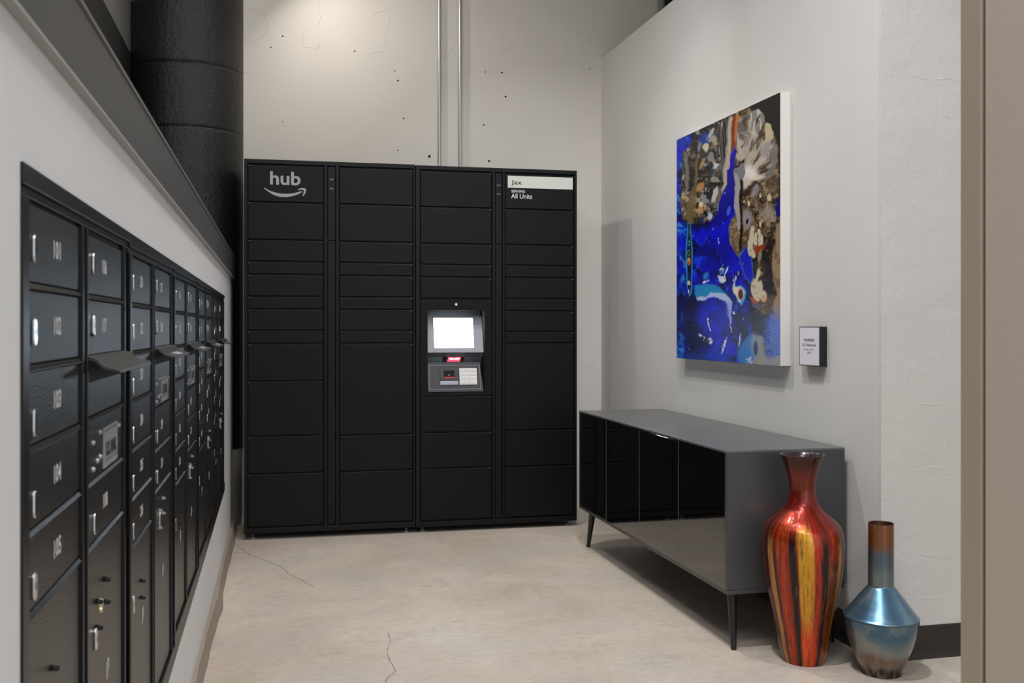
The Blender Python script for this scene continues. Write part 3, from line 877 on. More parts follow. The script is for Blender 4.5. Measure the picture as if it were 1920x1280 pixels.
def paint(o, cols):
    me = o.data
    a = me.color_attributes.new('Paint', 'FLOAT_COLOR', 'POINT')
    buf = np.ones((len(me.vertices), 4), np.float32); buf[:, :3] = np.clip(cols, 0, 1)
    a.data.foreach_set('color', buf.ravel())

# ------------------------------------------------------------------ wall painting
PYN, PYF, PZ0, PZ1, PX = 3.527, 4.548, .948, 2.002, RX - .045
art = tag(empty('wall_painting', (RX, (PYN + PYF) / 2, PZ0)), 'large abstract poured painting in cobalt blue, brown and cream on the right wall', 'painting')
ym = (PYN + PYF) / 2
MB().box(-.0445, -.0005, PYN - ym, PYF - ym, 0, PZ1 - PZ0).build('canvas_board', M['canvas_side'], art, .001)
GU, GV = 460, 500
U, V = np.meshgrid(np.linspace(0, 1, GU), np.linspace(0, 1, GV)); U = U.ravel(); V = V.ravel()
gx = np.full(U.shape, -.0452)
gy = (PYF - ym) + ((PYN) - (PYF)) * U; gz = (PZ1 - PZ0) * V
# picture coordinates (s to the right, t down) of the artwork: a projective chart of the canvas
def homog(src, dst):
    A = []
    for (x, y), (u, v_) in zip(src, dst):
        A.append([x, y, 1, 0, 0, 0, -u * x, -u * y, -u]); A.append([0, 0, 0, x, y, 1, -v_ * x, -v_ * y, -v_])
    return np.linalg.svd(np.array(A))[2][-1].reshape(3, 3)
Hm = homog([(0, 1), (1, 1), (1, 0), (0, 0)], [(36, 495), (965, 60), (950, 2490), (42, 2420)])
w_ = Hm[2, 0] * U + Hm[2, 1] * V + Hm[2, 2]
S_ = (Hm[0, 0] * U + Hm[0, 1] * V + Hm[0, 2]) / w_; T_ = (Hm[1, 0] * U + Hm[1, 1] * V + Hm[1, 2]) / w_
def art_colours(S, T):
    wx = (fbm(S / 130, T / 130, 3) - .5); wy = (fbm(S / 130, T / 130, 11) - .5)
    fx = (fbm(S / 28, T / 28, 23, 3) - .5); fy = (fbm(S / 28, T / 28, 29, 3) - .5)
    s = S + 45 * wx + 14 * fx; t = T + 60 * wy + 14 * fy      # gently warped
    n1 = fbm(S / 150 + 2.5 * wx, T / 190 + 2.5 * wy, 41); n2 = fbm(S / 45 + 2 * wx, T / 60 + 2 * wy, 47)
    n3 = fbm(S / 16, T / 16, 53, 3); n4 = fbm(S / 7, T / 7, 59, 2)
    def poly(p, soft=8, raw=False):
        d = sdf_poly(S if raw else s, T if raw else t, p); return smooth(-d, -soft, soft)
    def ell(cx, cy, rx, ry, soft=.18, ang=0, raw=True):
        x = (S if raw else s) - cx; y = (T if raw else t) - cy; c, q = math.cos(ang), math.sin(ang)
        r = np.sqrt(((x * c + y * q) / rx) ** 2 + ((-x * q + y * c) / ry) ** 2); return smooth(-r, -1 - soft, -1 + soft)
    # blue ground
    K = np.tile(col3(8, 10, 120), (len(S), 1))
    K = blendc(K, smooth(n1, .40, .62), col3(12, 22, 205)); K = blendc(K, smooth(n2, .58, .74) * .7, col3(35, 70, 235))
    K = blendc(K, smooth(.44 - n1, 0, .12) * .8, col3(3, 4, 60))
    K = blendc(K, smooth(180 - S + 120 * wx, 0, 160) * smooth(n2, .42, .6) * .8, col3(25, 75, 200))
    K = blendc(K, smooth(200 - S, 0, 170) * smooth(T, 600, 500), col3(20, 60, 170))
    K = blendc(K, smooth(n2, .62, .72) * smooth(170 - S, 0, 100) * .8, col3(60, 150, 220))
    K = blendc(K, ell(150, 2080, 90, 200, .5, 0, False) * .85, col3(4, 4, 70))
    K = blendc(K, ell(440, 1480, 120, 160, .6, 0, False) * .5, col3(6, 6, 90))
    # right-hand brown half
    right = poly([(590, 120), (1000, 20), (1000, 2060), (900, 2120), (850, 2050), (760, 2300), (700, 2200), (690, 1800), (585, 1540), (510, 1400), (505, 1200), (545, 1180), (545, 700)], 10)
    brown = np.tile(col3(92, 74, 54), (len(S), 1))
    brown = blendc(brown, smooth(n2, .5, .66), col3(150, 132, 108)); brown = blendc(brown, smooth(.5 - n1, 0, .12), col3(40, 30, 22))
    brown = blendc(brown, smooth(n3, .62, .75) * .5, col3(172, 150, 118))
    K = blendc(K, right, brown)
    K = blendc(K, poly([(590, 120), (1000, 0), (1000, 1080), (950, 1120), (945, 560), (900, 420), (820, 330), (760, 190), (700, 220)], 12), col3(33, 29, 27) + 0 * n1[:, None])
    # top-left mosaic of dabs
    dark = poly([(150, 560), (205, 420), (235, 330), (330, 240), (600, 160), (600, 300), (520, 300), (505, 700), (470, 900), (430, 1010), (400, 1130), (330, 1215), (150, 1245), (85, 1190), (60, 980), (75, 760), (100, 600)], 12)
    dabs = np.tile(col3(38, 36, 36), (len(S), 1))
    q1 = fbm(s / 60 + 3 * wx, t / 80 + 3 * wy, 71, 3, .6); q2 = fbm(s / 46, t / 66 + 4 * wx, 77, 3, .6); q3 = fbm(s / 40 + 9, t / 50, 83, 3, .6)
    dabs = blendc(dabs, smooth(q1, .5, .6), col3(96, 84, 70)); dabs = blendc(dabs, smooth(q2, .62, .70) * .8, col3(176, 170, 154))
    dabs = blendc(dabs, smooth(q3, .60, .70), col3(24, 82, 120)); dabs = blendc(dabs, smooth(q1 * q3, .33, .42) * .8, col3(150, 106, 60))
    dabs = blendc(dabs, smooth(.38 - q2, 0, .08), col3(10, 9, 10)); dabs = blendc(dabs, smooth(q1 - q2, .24, .30) * .45, col3(196, 198, 204))
    K = blendc(K, dark, dabs)
    K = blendc(K, poly([(230, 470), (300, 420), (335, 470), (330, 530), (240, 540)], 20) * .7, col3(28, 70, 170))
    K = blendc(K, poly([(150, 560), (205, 425), (235, 450), (230, 590), (170, 620)], 15) * .9, col3(34, 32, 34))
    K = blendc(K, poly([(105, 590), (135, 620), (150, 800), (135, 1000), (110, 990), (112, 760)], 8) * .75, col3(130, 126, 116))
    K = blendc(K, poly([(150, 660), (215, 640), (205, 900), (180, 960), (140, 930)], 16) * .8, col3(20, 16, 14))
    K = blendc(K, poly([(205, 620), (232, 640), (215, 1100), (185, 1235), (150, 1240), (120, 1120), (150, 1000), (195, 900)], 12) * .85, col3(116, 98, 66))
    for cx, cy, rx, ry, cc in ((300, 560, 26, 34, (206, 200, 176)), (340, 640, 24, 46, (140, 138, 140)), (265, 700, 12, 60, (170, 140, 96)), (382, 720, 30, 34, (196, 200, 216)),
                               (265, 610, 32, 40, (62, 50, 40)), (335, 730, 34, 46, (38, 36, 36)), (350, 430, 16, 50, (176, 180, 186)), (250, 920, 32, 50, (176, 132, 72)),
                               (270, 840, 30, 34, (50, 28, 16)), (110, 1020, 13, 28, (205, 150, 84)), (380, 1000, 22, 70, (196, 194, 190)), (410, 1010, 14, 90, (110, 98, 84)),
                               (240, 1110, 34, 34, (186, 146, 104)), (226, 1080, 16, 24, (70, 16, 8)), (262, 1070, 20, 20, (224, 206, 170)), (325, 1170, 20, 30, (176, 196, 226)), (380, 860, 40, 30, (150, 146, 136)), (360, 790, 26, 40, (30, 70, 96))):
        K = blendc(K, ell(cx, cy, rx, ry, .2, .35 if rx < ry else 0, False) * .92, col3(*cc))
    K = blendc(K, dark * smooth(n4, .74, .84) * .3, col3(170, 150, 110))
    # vertical grey streaks and the pale and orange bands
    stv = vnoise(S / 7 + 4 * wx, T / 150, 91)
    stc = np.tile(col3(96, 92, 88), (len(S), 1)); stc = blendc(stc, smooth(stv, .55, .7), col3(172, 168, 158)); stc = blendc(stc, smooth(.4 - stv, 0, .12), col3(38, 36, 36))
    K = blendc(K, poly([(405, 345), (500, 300), (505, 560), (470, 740), (450, 900), (420, 640)], 9), stc)
    K = blendc(K, poly([(503, 292), (535, 280), (520, 560), (500, 750), (470, 940), (435, 1010), (460, 820), (480, 600)], 6), col3(186, 172, 158))
    K = blendc(K, poly([(533, 272), (588, 255), (575, 400), (552, 560), (528, 660), (516, 600), (528, 420)], 5), col3(126, 66, 24))
    K = blendc(K, poly([(566, 262), (588, 255), (575, 400), (556, 540), (550, 480)], 4), col3(206, 118, 40))
    # the fan of grey and cream petals
    ang = np.arctan2(S - 640, 900 - T); rad = np.hypot(S - 640, T - 900)
    sf = fbm(ang * 9 + 4 * wx, rad / 230, 97, 3, .6); sf2 = vnoise(ang * 22 + 4 * wx, rad / 150, 101)
    fan = np.tile(col3(112, 106, 100), (len(S), 1)); fan = blendc(fan, smooth(sf, .5, .62), col3(182, 172, 158)); fan = blendc(fan, smooth(.46 - sf, 0, .12), col3(84, 62, 42))
    fan = blendc(fan, smooth(sf2, .66, .8) * .6, col3(206, 194, 174))
    K = blendc(K, poly([(588, 280), (690, 250), (720, 420), (800, 400), (830, 560), (900, 480), (935, 620), (925, 760), (870, 830), (740, 860), (690, 940), (620, 935), (600, 740), (548, 740), (560, 580)], 9), fan)
    pet = np.tile(col3(140, 136, 132), (len(S), 1)); pet = blendc(pet, smooth(vnoise(S / 14 + 3 * wx, T / 90, 107), .5, .65), col3(196, 190, 182))
    K = blendc(K, poly([(685, 250), (715, 218), (765, 205), (810, 255), (822, 330), (790, 390), (745, 455), (720, 470), (695, 400)], 6), pet)
    K = blendc(K, poly([(764, 250), (775, 262), (756, 330), (738, 372), (745, 300)], 4), col3(46, 44, 46))
    K = blendc(K, poly([(822, 352), (850, 345), (885, 365), (908, 430), (900, 480), (850, 570), (800, 640), (785, 610), (830, 480)], 6), col3(196, 180, 150))
    K = blendc(K, ell(835, 580, 30, 80, .4, .5, False) * .8, col3(150, 150, 156))
    K = blendc(K, poly([(905, 470), (935, 540), (945, 640), (905, 790), (840, 850), (760, 860), (745, 820), (820, 800), (880, 730)], 9) * .85, col3(128, 122, 116))
    K = blendc(K, ell(690, 800, 74, 62, .5, -.4, False), col3(226, 220, 216)); K = blendc(K, ell(655, 880, 36, 50, .5, .3, False) * .9, col3(214, 196, 178))
    K = blendc(K, ell(770, 820, 50, 22, .5, -.1, False) * .9, col3(222, 206, 190))
    K = blendc(K, poly([(745, 850), (770, 870), (690, 950), (640, 1020), (628, 960), (690, 900)], 8) * .9, col3(54, 34, 24))
    # lilac strip, dark strip and grey blot
    K = blendc(K, poly([(542, 770), (575, 800), (600, 870), (590, 1060), (600, 1290), (580, 1290), (555, 1140), (540, 1100)], 5), col3(170, 162, 164))
    K = blendc(K, poly([(590, 850), (625, 860), (628, 920), (618, 1060), (625, 1300), (612, 1480), (590, 1540), (585, 1420), (600, 1260), (592, 1080), (600, 930)], 6), col3(18, 15, 15))
    K = blendc(K, poly([(548, 745), (580, 735), (600, 690), (645, 660), (640, 720), (650, 790), (625, 850), (595, 840), (578, 800), (545, 790)], 5, True), col3(128, 128, 134))
    K = blendc(K, poly([(545, 738), (585, 722), (600, 675), (612, 690), (646, 655), (640, 700), (610, 702), (590, 736), (560, 748)], 3, True), col3(26, 24, 26))
    K = blendc(K, poly([(510, 1200), (548, 1180), (580, 1290), (595, 1450), (590, 1540), (545, 1480), (515, 1330)], 8), col3(112, 92, 70)); K = blendc(K, poly([(510, 1200), (600, 1180), (600, 1540), (515, 1330)], 8) * smooth(n4, .55, .7), col3(180, 160, 130))
    # deep blue tongue between the halves
    tongue = poly([(552, 562), (572, 590), (545, 690), (540, 800), (545, 1000), (528, 1170), (508, 1260), (515, 1400), (300, 1500), (330, 1240), (395, 1130), (430, 1010), (478, 900), (485, 770), (510, 740), (515, 640)], 6)
    tg = np.tile(col3(8, 6, 150), (len(S), 1)); tg = blendc(tg, smooth(n1, .5, .66) * .7, col3(18, 22, 215)); K = blendc(K, tongue, tg)
    K = blendc(K, ell(500, 1130, 16, 44, .3, .2) * .8, col3(76, 110, 236))
    # brown speckle and spots
    K = blendc(K, poly([(640, 1010), (760, 890), (930, 900), (940, 1090), (900, 1250), (860, 1420), (800, 1400), (700, 1250), (640, 1240)], 14) * smooth(n4, .6, .78) * .8, col3(166, 140, 104))
    K = blendc(K, ell(740, 945, 34, 44, .5, .3, False) * .6, col3(150, 152, 160)); K = blendc(K, ell(850, 1140, 70, 60, .6, 0, False) * .6, col3(176, 166, 152))
    K = blendc(K, ell(660, 1190, 40, 80, .4, 0, False) * .9, col3(150, 148, 150)); K = blendc(K, ell(664, 1222, 11, 26, .3, .2), col3(10, 8, 8))
    for cx, cy, rx, ry in ((862, 1010, 20, 32), (781, 993, 9, 20), (680, 1063, 12, 26), (638, 1046, 8, 12), (714, 1282, 12, 22), (800, 1216, 7, 12), (781, 1245, 10, 30), (665, 1000, 4, 6), (838, 990, 4, 5)):
        K = blendc(K, ell(cx, cy, rx, ry), col3(206, 188, 156))
    # brown column at the right edge, small blue patch
    K = blendc(K, poly([(930, 1240), (1000, 1200), (1000, 2120), (905, 2110), (900, 1960), (925, 1850), (880, 1720), (880, 1520), (920, 1420)], 12), col3(158, 134, 108)); K = blendc(K, poly([(920, 1300), (1000, 1250), (1000, 2000), (880, 1700)], 30) * smooth(n2, .55, .66) * .7, col3(110, 78, 52))
    K = blendc(K, poly([(945, 1040), (1000, 1000), (1000, 1180), (930, 1170), (925, 1120)], 6), col3(14, 16, 120))
    K = blendc(K, poly([(790, 1480), (900, 1400), (880, 1700), (900, 1850), (850, 1900), (820, 1800), (780, 1700)], 12) * .75, col3(36, 24, 20)); K = blendc(K, poly([(690, 1500), (760, 1560), (720, 1800), (740, 2050), (860, 2050), (780, 2260), (690, 2120)], 16) * .9, col3(14, 16, 34))
    K = blendc(K, ell(840, 1720, 26, 120, .5, 0, False) * .6, col3(22, 24, 60))
    # blue lobe
    lob = poly([(655, 1440), (690, 1490), (705, 1600), (700, 1720), (690, 1785), (640, 1700), (598, 1580), (600, 1520)], 5)
    K = blendc(K, poly([(655, 1432), (697, 1488), (712, 1600), (706, 1730), (690, 1795), (634, 1706), (590, 1580), (594, 1512)], 4), col3(60, 120, 190)); K = blendc(K, lob, col3(26, 32, 190))
    # pale finger shapes
    cream = np.tile(col3(206, 194, 172), (len(S), 1)); cream = blendc(cream, smooth(n3, .55, .7) * .7, col3(160, 146, 126))
    for args in ((712, 1292, 17, 28), (704, 1360, 22, 74), (690, 1450, 24, 80), (741, 1345, 11, 30), (738, 1400, 15, 60), (769, 1318, 14, 30), (782, 1400, 24, 70), (720, 1510, 20, 40)):
        K = blendc(K, ell(*args, .14), cream)
    K = blendc(K, poly([(735, 1430), (765, 1440), (800, 1425), (824, 1440), (808, 1475), (770, 1490), (735, 1525), (728, 1480)], 6, True), col3(150, 62, 20))
    K = blendc(K, ell(775, 1530, 14, 50, .5, .2) * .7, col3(170, 160, 146))
    for args in ((764, 1676, 17, 36), (752, 1712, 12, 30), (732, 1810, 38, 84), (778, 1800, 22, 56), (806, 1880, 28, 50), (750, 1880, 34, 50)):
        K = blendc(K, ell(*args, .14), cream)
    K = blendc(K, poly([(694, 1888), (720, 1900), (750, 1925), (752, 1945), (720, 1945), (696, 1915)], 5, True), col3(176, 84, 34)); K = blendc(K, ell(812, 1905, 22, 30, .5) * .7, col3(216, 150, 104))
    K = blendc(K, poly([(694, 1915), (722, 1942), (752, 1948), (795, 1955), (795, 1985), (770, 2002), (735, 1985), (710, 1975)], 5, True), col3(104, 84, 116))
    # seam of coloured drops at the left
    K = blendc(K, poly([(135, 1235), (160, 1235), (182, 1500), (178, 1700), (172, 1860), (150, 1885), (128, 1780), (118, 1500)], 5, True), col3(60, 150, 205)); K = blendc(K, poly([(140, 1240), (156, 1240), (172, 1500), (170, 1700), (164, 1850), (150, 1868), (137, 1770), (128, 1500)], 4, True), col3(12, 40, 90))
    for cx, cy, rx, ry, cc in ((150, 1320, 9, 30, (30, 90, 70)), (148, 1415, 10, 24, (60, 150, 120)), (147, 1415, 5, 12, (14, 30, 30)), (147, 1500, 14, 26, (96, 140, 60)), (147, 1500, 8, 16, (20, 16, 10)), (147, 1575, 14, 34, (210, 150, 40)), (146, 1590, 7, 16, (200, 50, 20)), (148, 1645, 13, 30, (8, 8, 14)), (148, 1770, 12, 24, (220, 190, 180)), (148, 1800, 10, 20, (10, 10, 20)), (146, 1840, 6, 16, (190, 200, 240))):
        K = blendc(K, ell(cx, cy, rx, ry), col3(*cc))
    # cyan band and lilac rim below it
    K = blendc(K, poly([(200, 1790), (300, 1780), (420, 1810), (470, 1850), (480, 1890), (340, 1880), (230, 1905), (200, 1880)], 12), col3(36, 140, 196)); K = blendc(K, poly([(215, 1895), (300, 1890), (330, 1858), (420, 1852), (475, 1862), (520, 1925), (522, 2080), (512, 2160), (500, 2020), (465, 1920), (400, 1890), (330, 1888), (300, 1918), (220, 1915)], 7), col3(176, 196, 234))
    K = blendc(K, ell(370, 2070, 140, 150, .4, 0, False) * .55, col3(30, 50, 225)); K = blendc(K, ell(355, 2060, 44, 50, .4, 0, False) * .7, col3(14, 20, 150))
    K = blendc(K, poly([(490, 1920), (515, 1950), (520, 2110), (505, 2100), (470, 1970)], 16) * .6, col3(140, 150, 236))
    # the eye-like drop
    K = blendc(K, poly([(545, 1740), (556, 1800), (610, 1790), (650, 1850), (650, 1930), (622, 1975), (580, 1930), (540, 1860)], 6), col3(70, 160, 220)); K = blendc(K, poly([(548, 1760), (560, 1815), (605, 1805), (632, 1850), (632, 1910), (605, 1945), (575, 1905), (545, 1850)], 5), col3(226, 214, 196))
    K = blendc(K, ell(604, 1866, 24, 50, .25), col3(150, 84, 30)); K = blendc(K, ell(606, 1866, 16, 38, .25), col3(84, 26, 12))
    # white flecks
    for cx, cy, rx, ry, a in ((437, 1670, 22, 44, .3), (452, 1625, 10, 26, .2), (486, 1665, 9, 42, .3), (440, 1745, 32, 26, 0), (410, 1722, 14, 16, .2), (468, 1730, 8, 26, 0), (294, 1748, 26, 14, -.3), (275, 1760, 10, 14, 0), (318, 2110, 8, 36, -.2), (330, 2165, 6, 40, -.2), (285, 2262, 16, 30, -.5), (255, 2232, 8, 30, -.8), (335, 2275, 20, 26, -.3), (460, 2310, 12, 70, .2), (590, 2260, 6, 60, .1), (543, 2026, 10, 20, 0), (580, 1690, 6, 14, .3), (410, 1390, 4, 16, 0), (415, 1425, 4, 14, 0), (562, 1740, 8, 18, 0), (545, 1760, 5, 40, 0), (358, 1290, 5, 8, 0), (515, 2140, 4, 60, 0)):
        K = blendc(K, ell(cx, cy, rx, ry, .3, a, False) * smooth(n3, .36, .46), col3(206, 216, 240))
    K = blendc(K, ell(434, 1672, 12, 26, .3, .3), col3(50, 120, 214)); K = blendc(K, ell(296, 1705, 20, 34, .4, .4), col3(38, 130, 204))
    # lower right corner
    K = blendc(K, smooth(S, 690, 930) * smooth(T + 30 * wx, 2010, 2160) * smooth(n4 + .3 * smooth(S, 750, 930), .45, .8), col3(96, 130, 205))
    K = blendc(K, ell(910, 2130, 60, 120, .7, .2, False) * .6, col3(84, 116, 200))
    K = blendc(K, poly([(640, 2250), (690, 2200), (760, 2230), (730, 2440), (660, 2520), (575, 2440), (580, 2360)], 22), col3(30, 120, 190)); K = blendc(K, poly([(700, 2200), (790, 2240), (820, 2340), (800, 2520), (700, 2520), (720, 2380), (690, 2290)], 22), col3(150, 146, 136))
    K = blendc(K, ell(735, 2330, 30, 90, .5) * .7, col3(90, 150, 200)); K = blendc(K, ell(735, 2335, 19, 62, .3), col3(54, 42, 90))
    K = blendc(K, poly([(790, 2420), (960, 2400), (1000, 2520), (700, 2520)], 22) * .8, col3(166, 158, 148)); K = blendc(K, poly([(800, 2250), (930, 2200), (950, 2380), (840, 2430)], 22) * smooth(n3, .4, .65) * .8, col3(86, 120, 190))
    K = blendc(K, poly([(640, 2420), (700, 2400), (710, 2520), (650, 2520)], 8) * smooth(n3, .45, .6), col3(200, 214, 224)); K = blendc(K, smooth(T, 2330, 2430) * smooth(560 - S, 0, 80) * .5, col3(20, 84, 190))
    # fine drops everywhere
    rs = np.random.RandomState(5)
    for k in range(60):
        cx, cy = rs.uniform(100, 930), rs.uniform(700, 2400); r = rs.uniform(2, 5)
        K = blendc(K, ell(cx, cy, r, r * 1.6) * .7, col3(176, 190, 220) if cx < 560 else col3(186, 160, 120))
    return K
aC = art_colours(S_, T_) ** 1.1
vs = np.stack([gx, gy, gz], 1)
fs = [(j * GU + i, j * GU + i + 1, (j + 1) * GU + i + 1, (j + 1) * GU + i) for j in range(GV - 1) for i in range(GU - 1)]
me = bpy.data.meshes.new('paint_layer'); me.from_pydata(vs.tolist(), [], fs); me.materials.append(M['art'])
o = bpy.data.objects.new('paint_layer', me); C.objects.link(o); o.parent = art
paint(o, aC)

# ------------------------------------------------------------------ title card
pc = tag(empty('title_card', (RX, 3.338, .955)), 'small black box frame with a printed title card, right of the painting', 'sign')
MB().box(-.030, -.0005, -.0725, .0725, 0, .145).build('card_frame', M['frame_black'], pc, .001)
cd = MB().box(-.0306, -.0298, -.0680, .0665, .004, .141).build('card', M['paper'], pc)
cf = lambda z: (lambda a, b_, h: (-.0307 - h, -a, z + b_))
text('THE PICNIC', .02, cf(.091), 'card_lettering', M['ink'], cd, .0003, width=.074, height=.0095)
text('S.K. Hammond', .02, cf(.073), 'card_lettering', M['ink'], cd, 0, width=.096, height=.0105)
text('Acrylic on Panel', .02, cf(.058), 'card_lettering', M['grey_ink'], cd, 0, width=.070, height=.0085)
text('2018', .02, cf(.046), 'card_lettering', M['grey_ink'], cd, 0, width=.026, height=.0075)

# ------------------------------------------------------------------ vases
def resample(prof, n):
    P = np.array(prof, float)   # (r, z)
    L = np.concatenate([[0], np.cumsum(np.hypot(*np.diff(P, axis=0).T))])
    t = np.linspace(0, L[-1], n)
    return np.stack([np.interp(t, L, P[:, 0]), np.interp(t, L, P[:, 1])], 1)
def smooth_prof(P, it=6):
    Q = P.copy()
    for _ in range(it): Q[1:-1] = (Q[:-2] + 2 * Q[1:-1] + Q[2:]) / 4
    return Q
def vase(name, label, loc, outer, inner, mat, colfn, inner_mat, lean=(0, 0), n=220, cut=None):
    root = tag(empty(name, loc), label, 'vase'); root.rotation_euler = (lean[0], lean[1], 0)
    P = outer
    k = len(P); ang = np.linspace(0, 2 * math.pi, n, endpoint=False)
    X_ = P[:, 0][:, None] * np.cos(ang)[None]; Y_ = P[:, 0][:, None] * np.sin(ang)[None]; Z_ = np.repeat(P[:, 1][:, None], n, 1)
    vs = np.stack([X_, Y_, Z_], 2).reshape(-1, 3)
    fs = [(j * n + i, j * n + (i + 1) % n, (j + 1) * n + (i + 1) % n, (j + 1) * n + i) for j in range(k - 1) for i in range(n)]
    fs.append(tuple(range(n))[::-1])
    me = bpy.data.meshes.new('vase_body'); me.from_pydata(vs.tolist(), [], fs); me.materials.append(mat)
    me.polygons.foreach_set('use_smooth', [True] * (len(fs) - 1) + [False])
    o = bpy.data.objects.new('vase_body', me); C.objects.link(o); o.parent = root
    A = np.repeat(ang[None], k, 0).ravel()
    paint(o, colfn(A, vs[:, 2]))
    mb = MB(); lathe(mb, inner, 96); mb.build('vase_rim', inner_mat, root)
    return root
# tall red vase
sc_r = 1 / 569.0
zz = lambda yz: (1166 - yz) / 2.783 * sc_r
rr = lambda px: px * sc_r
pts = [(0.0660, 0.0), (rr(39), zz(1150)), (rr(44.9), zz(1100)), (rr(50.7), zz(1000)), (rr(57.9), zz(900)), (rr(65.6), zz(800)), (rr(71.5), zz(700)), (rr(74.8), zz(600)), (rr(75.0), zz(550)), (rr(73.6), zz(500)),
       (rr(68.6), zz(462)), (rr(59.5), zz(430)), (rr(47.5), zz(402)), (rr(35.5), zz(372)), (rr(29), zz(340)), (rr(25), zz(305)), (rr(23.6), zz(272)), (rr(25.3), zz(225)), (rr(29.4), zz(180)), (rr(34.6), zz(132)), (rr(39.6), zz(103)), (rr(41.2), zz(96)), (rr(41.0), zz(91))]
def red_col(A, Z):
    # A measured so that the camera-facing side is centred; stripes bend slightly with height
    cx = -2.01                                   # direction towards the camera
    d = (A - cx + math.pi) % (2 * math.pi) - math.pi
    x = np.sin(d)                                # -1 left .. 1 right as seen from the front
    zt_ = Z / .68
    w = (fbm(A * 3, Z * 9, 7) - .5) * .25
    g = fbm(A * 26, Z * 4, 17, 4); g2 = fbm(A * 60, Z * 12, 19, 3); g3 = fbm(A * 24, Z * 55, 21, 4)
    xx = d + w * .25 + (zt_ - .45) * (.22 - .12 * np.abs(d))
    K = np.tile(col3(150, 34, 8), (len(A), 1))
    def band(c, wd, col_, soft=.05, zlo=-1, zhi=2):
        nonlocal K
        m = smooth(wd - np.abs(xx - c), 0, soft) * smooth(Z, zlo, zlo + .05) * smooth(zhi - Z, 0, .05)
        K = blendc(K, m, col3(*col_))
    for s0, wd, c, zl, zh in ((-1.15, .12, (70, 12, 8), -1, 2), (-.96, .11, (196, 128, 50), -1, .44), (-.82, .05, (24, 10, 8), -1, .43), (-.60, .16, (186, 58, 14), -1, 2), (-.70, .04, (222, 96, 20), .3, .45),
                              (-.31, .10, (18, 9, 8), -1, .45), (.02, .22, (222, 160, 34), -1, .47), (.30, .11, (186, 44, 10), -1, 2), (.50, .09, (18, 8, 8), -1, .44), (.72, .14, (150, 76, 26), -1, .40), (.78, .10, (196, 60, 20), .33, .47),
                              (.98, .10, (206, 150, 48), -1, .42), (1.2, .10, (90, 16, 8), -1, 2), (1.6, .15, (200, 120, 40), -1, .44), (2.0, .15, (20, 8, 8), -1, .44), (2.5, .2, (210, 150, 40), -1, .45), (-1.6, .15, (20, 8, 8), -1, .44), (-2.1, .15, (205, 140, 40), -1, .44), (-2.6, .15, (24, 9, 8), -1, .44)):
        band(s0, wd, c, .03, zl, zh)
    # lower body turns orange-red, the gold runs out
    K = blendc(K, smooth(.20 - Z, 0, .12) * smooth(.30 - np.abs(xx - .05), 0, .1), col3(224, 74, 20))
    K = blendc(K, smooth(Z, .44, .52) * .8, col3(150, 26, 10)); K = blendc(K, smooth(Z, .53, .56) * smooth(g, .45, .6) * .7, col3(120, 60, 20))
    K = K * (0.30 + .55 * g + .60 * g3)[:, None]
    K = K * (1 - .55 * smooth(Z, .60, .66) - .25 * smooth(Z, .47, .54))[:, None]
    K = blendc(K, smooth(g2, .56, .72) * .6, col3(40, 12, 8)); K = blendc(K, smooth(.30 - g2, 0, .08) * .25 * (Z < .5), col3(225, 150, 50))
    return K
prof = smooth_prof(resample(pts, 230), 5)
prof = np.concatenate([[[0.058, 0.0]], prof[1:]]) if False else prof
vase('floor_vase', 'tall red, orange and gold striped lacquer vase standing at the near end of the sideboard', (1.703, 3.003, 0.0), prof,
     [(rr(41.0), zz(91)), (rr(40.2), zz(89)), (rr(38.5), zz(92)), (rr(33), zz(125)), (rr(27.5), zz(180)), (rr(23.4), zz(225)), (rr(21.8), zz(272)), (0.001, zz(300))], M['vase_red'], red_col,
     simple('vase_rim_glaze', lin(60, 50, 58), 0.2, 0.3), (0.0, -0.010))
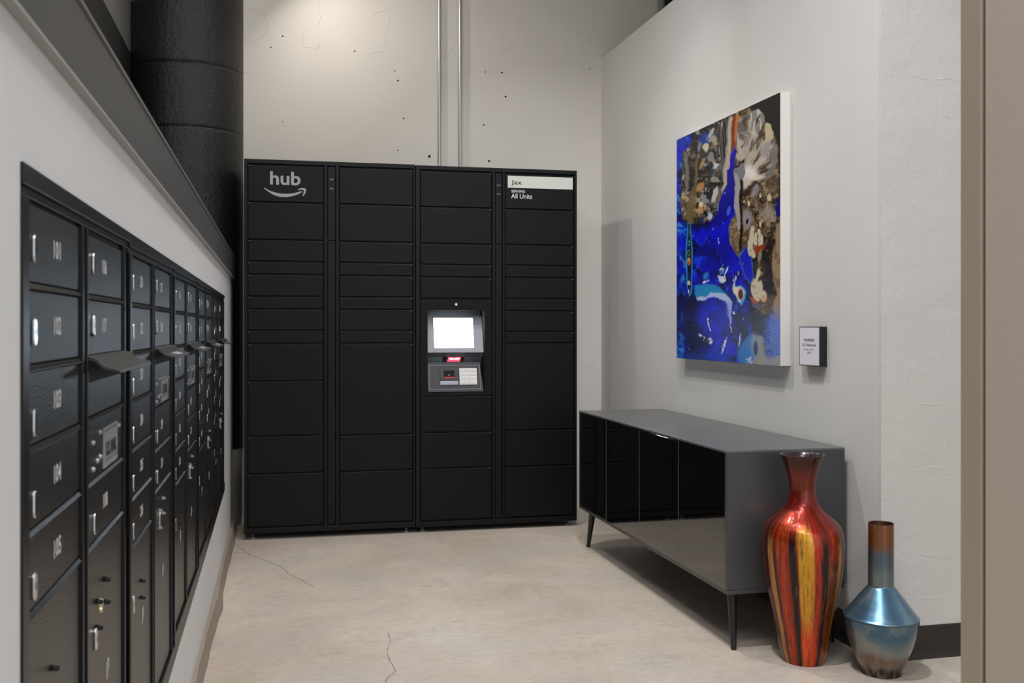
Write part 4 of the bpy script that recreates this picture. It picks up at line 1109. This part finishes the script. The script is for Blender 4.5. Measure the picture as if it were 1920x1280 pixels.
# smaller blue vase
sb_ = 1 / 598.0
yb = 1270.0
zq = lambda yz: (yb - (820 + yz / 2.783)) * sb_
rq = lambda px: px * sb_
seg1 = resample([(rq(37.5), 0.0), (rq(37.0), zq(1232)), (rq(38.5), zq(1222)), (rq(43.5), zq(1197)), (rq(50.7), zq(1150)), (rq(58.4), zq(1095)), (rq(64), zq(1045)), (rq(67.2), zq(1000)), (rq(68.9), zq(958))], 90)
seg1 = smooth_prof(seg1, 4)
seg2 = resample([(rq(69.4), zq(955)), (rq(69.2), zq(951)), (rq(66), zq(942)), (rq(54), zq(900)), (rq(40), zq(848)), (rq(27), zq(802)), (rq(24), zq(793))], 60)
seg3 = resample([(rq(23.6), zq(790)), (rq(23.4), zq(463))], 60)
def blue_col(A, Z):
    n = fbm(A * 1.6 + 3, Z * 12, 31); n2 = fbm(A * 5, Z * 30, 37)
    zz_ = Z + (n - .5) * .05
    K = np.tile(col3(132, 138, 138), (len(A), 1))
    zs = zq(955); zj_ = zq(792); zt_ = zq(463)
    K = blendc(K, smooth(.055 - zz_, 0, .04), col3(60, 30, 16))
    K = blendc(K, smooth(zz_, .02, .05) * smooth(.10 - zz_, 0, .04) * .8, col3(122, 84, 54))
    K = blendc(K, smooth(zz_, .085, .15) * (Z < zs), col3(72, 104, 126))
    K = blendc(K, smooth(n2, .5, .7) * .35, col3(150, 150, 140))
    K = blendc(K, ((Z >= zs) & (Z < zj_)) * 1.0, col3(92, 132, 160))
    K = blendc(K, ((Z >= zs) & (Z < zj_)) * smooth(n, .5, .7) * .6, col3(140, 172, 190))
    K = blendc(K, smooth(.0022 - np.abs(Z - zs), 0, .0012), col3(16, 22, 30))
    up = smooth(zz_, zj_ + .02, zt_ - .05)
    K = blendc(K, (Z >= zj_) * 1.0, col3(112, 124, 128)); K = blendc(K, (Z >= zj_) * smooth(zz_, zj_ + .03, zj_ + .08) * .8, col3(70, 92, 110))
    K = blendc(K, (Z >= zj_) * smooth(zz_, zj_ + .09, zj_ + .14), col3(128, 82, 50)); K = blendc(K, (Z >= zj_) * smooth(n2, .6, .75) * .4, col3(120, 110, 84))
    return K
vase('floor_vase', 'smaller blue and bronze metal vase with a long straight neck, rightmost on the floor', (1.883, 2.842, 0.0), np.concatenate([seg1, seg2, seg3]),
     [(rq(23.4), zq(463)), (rq(22.6), zq(461)), (rq(21.8), zq(464)), (rq(21.6), zq(700)), (0.001, zq(720))], M['vase_blue'], blue_col,
     simple('vase_inner_metal', lin(60, 26, 20), 0.4, 0.6), (0, 0))
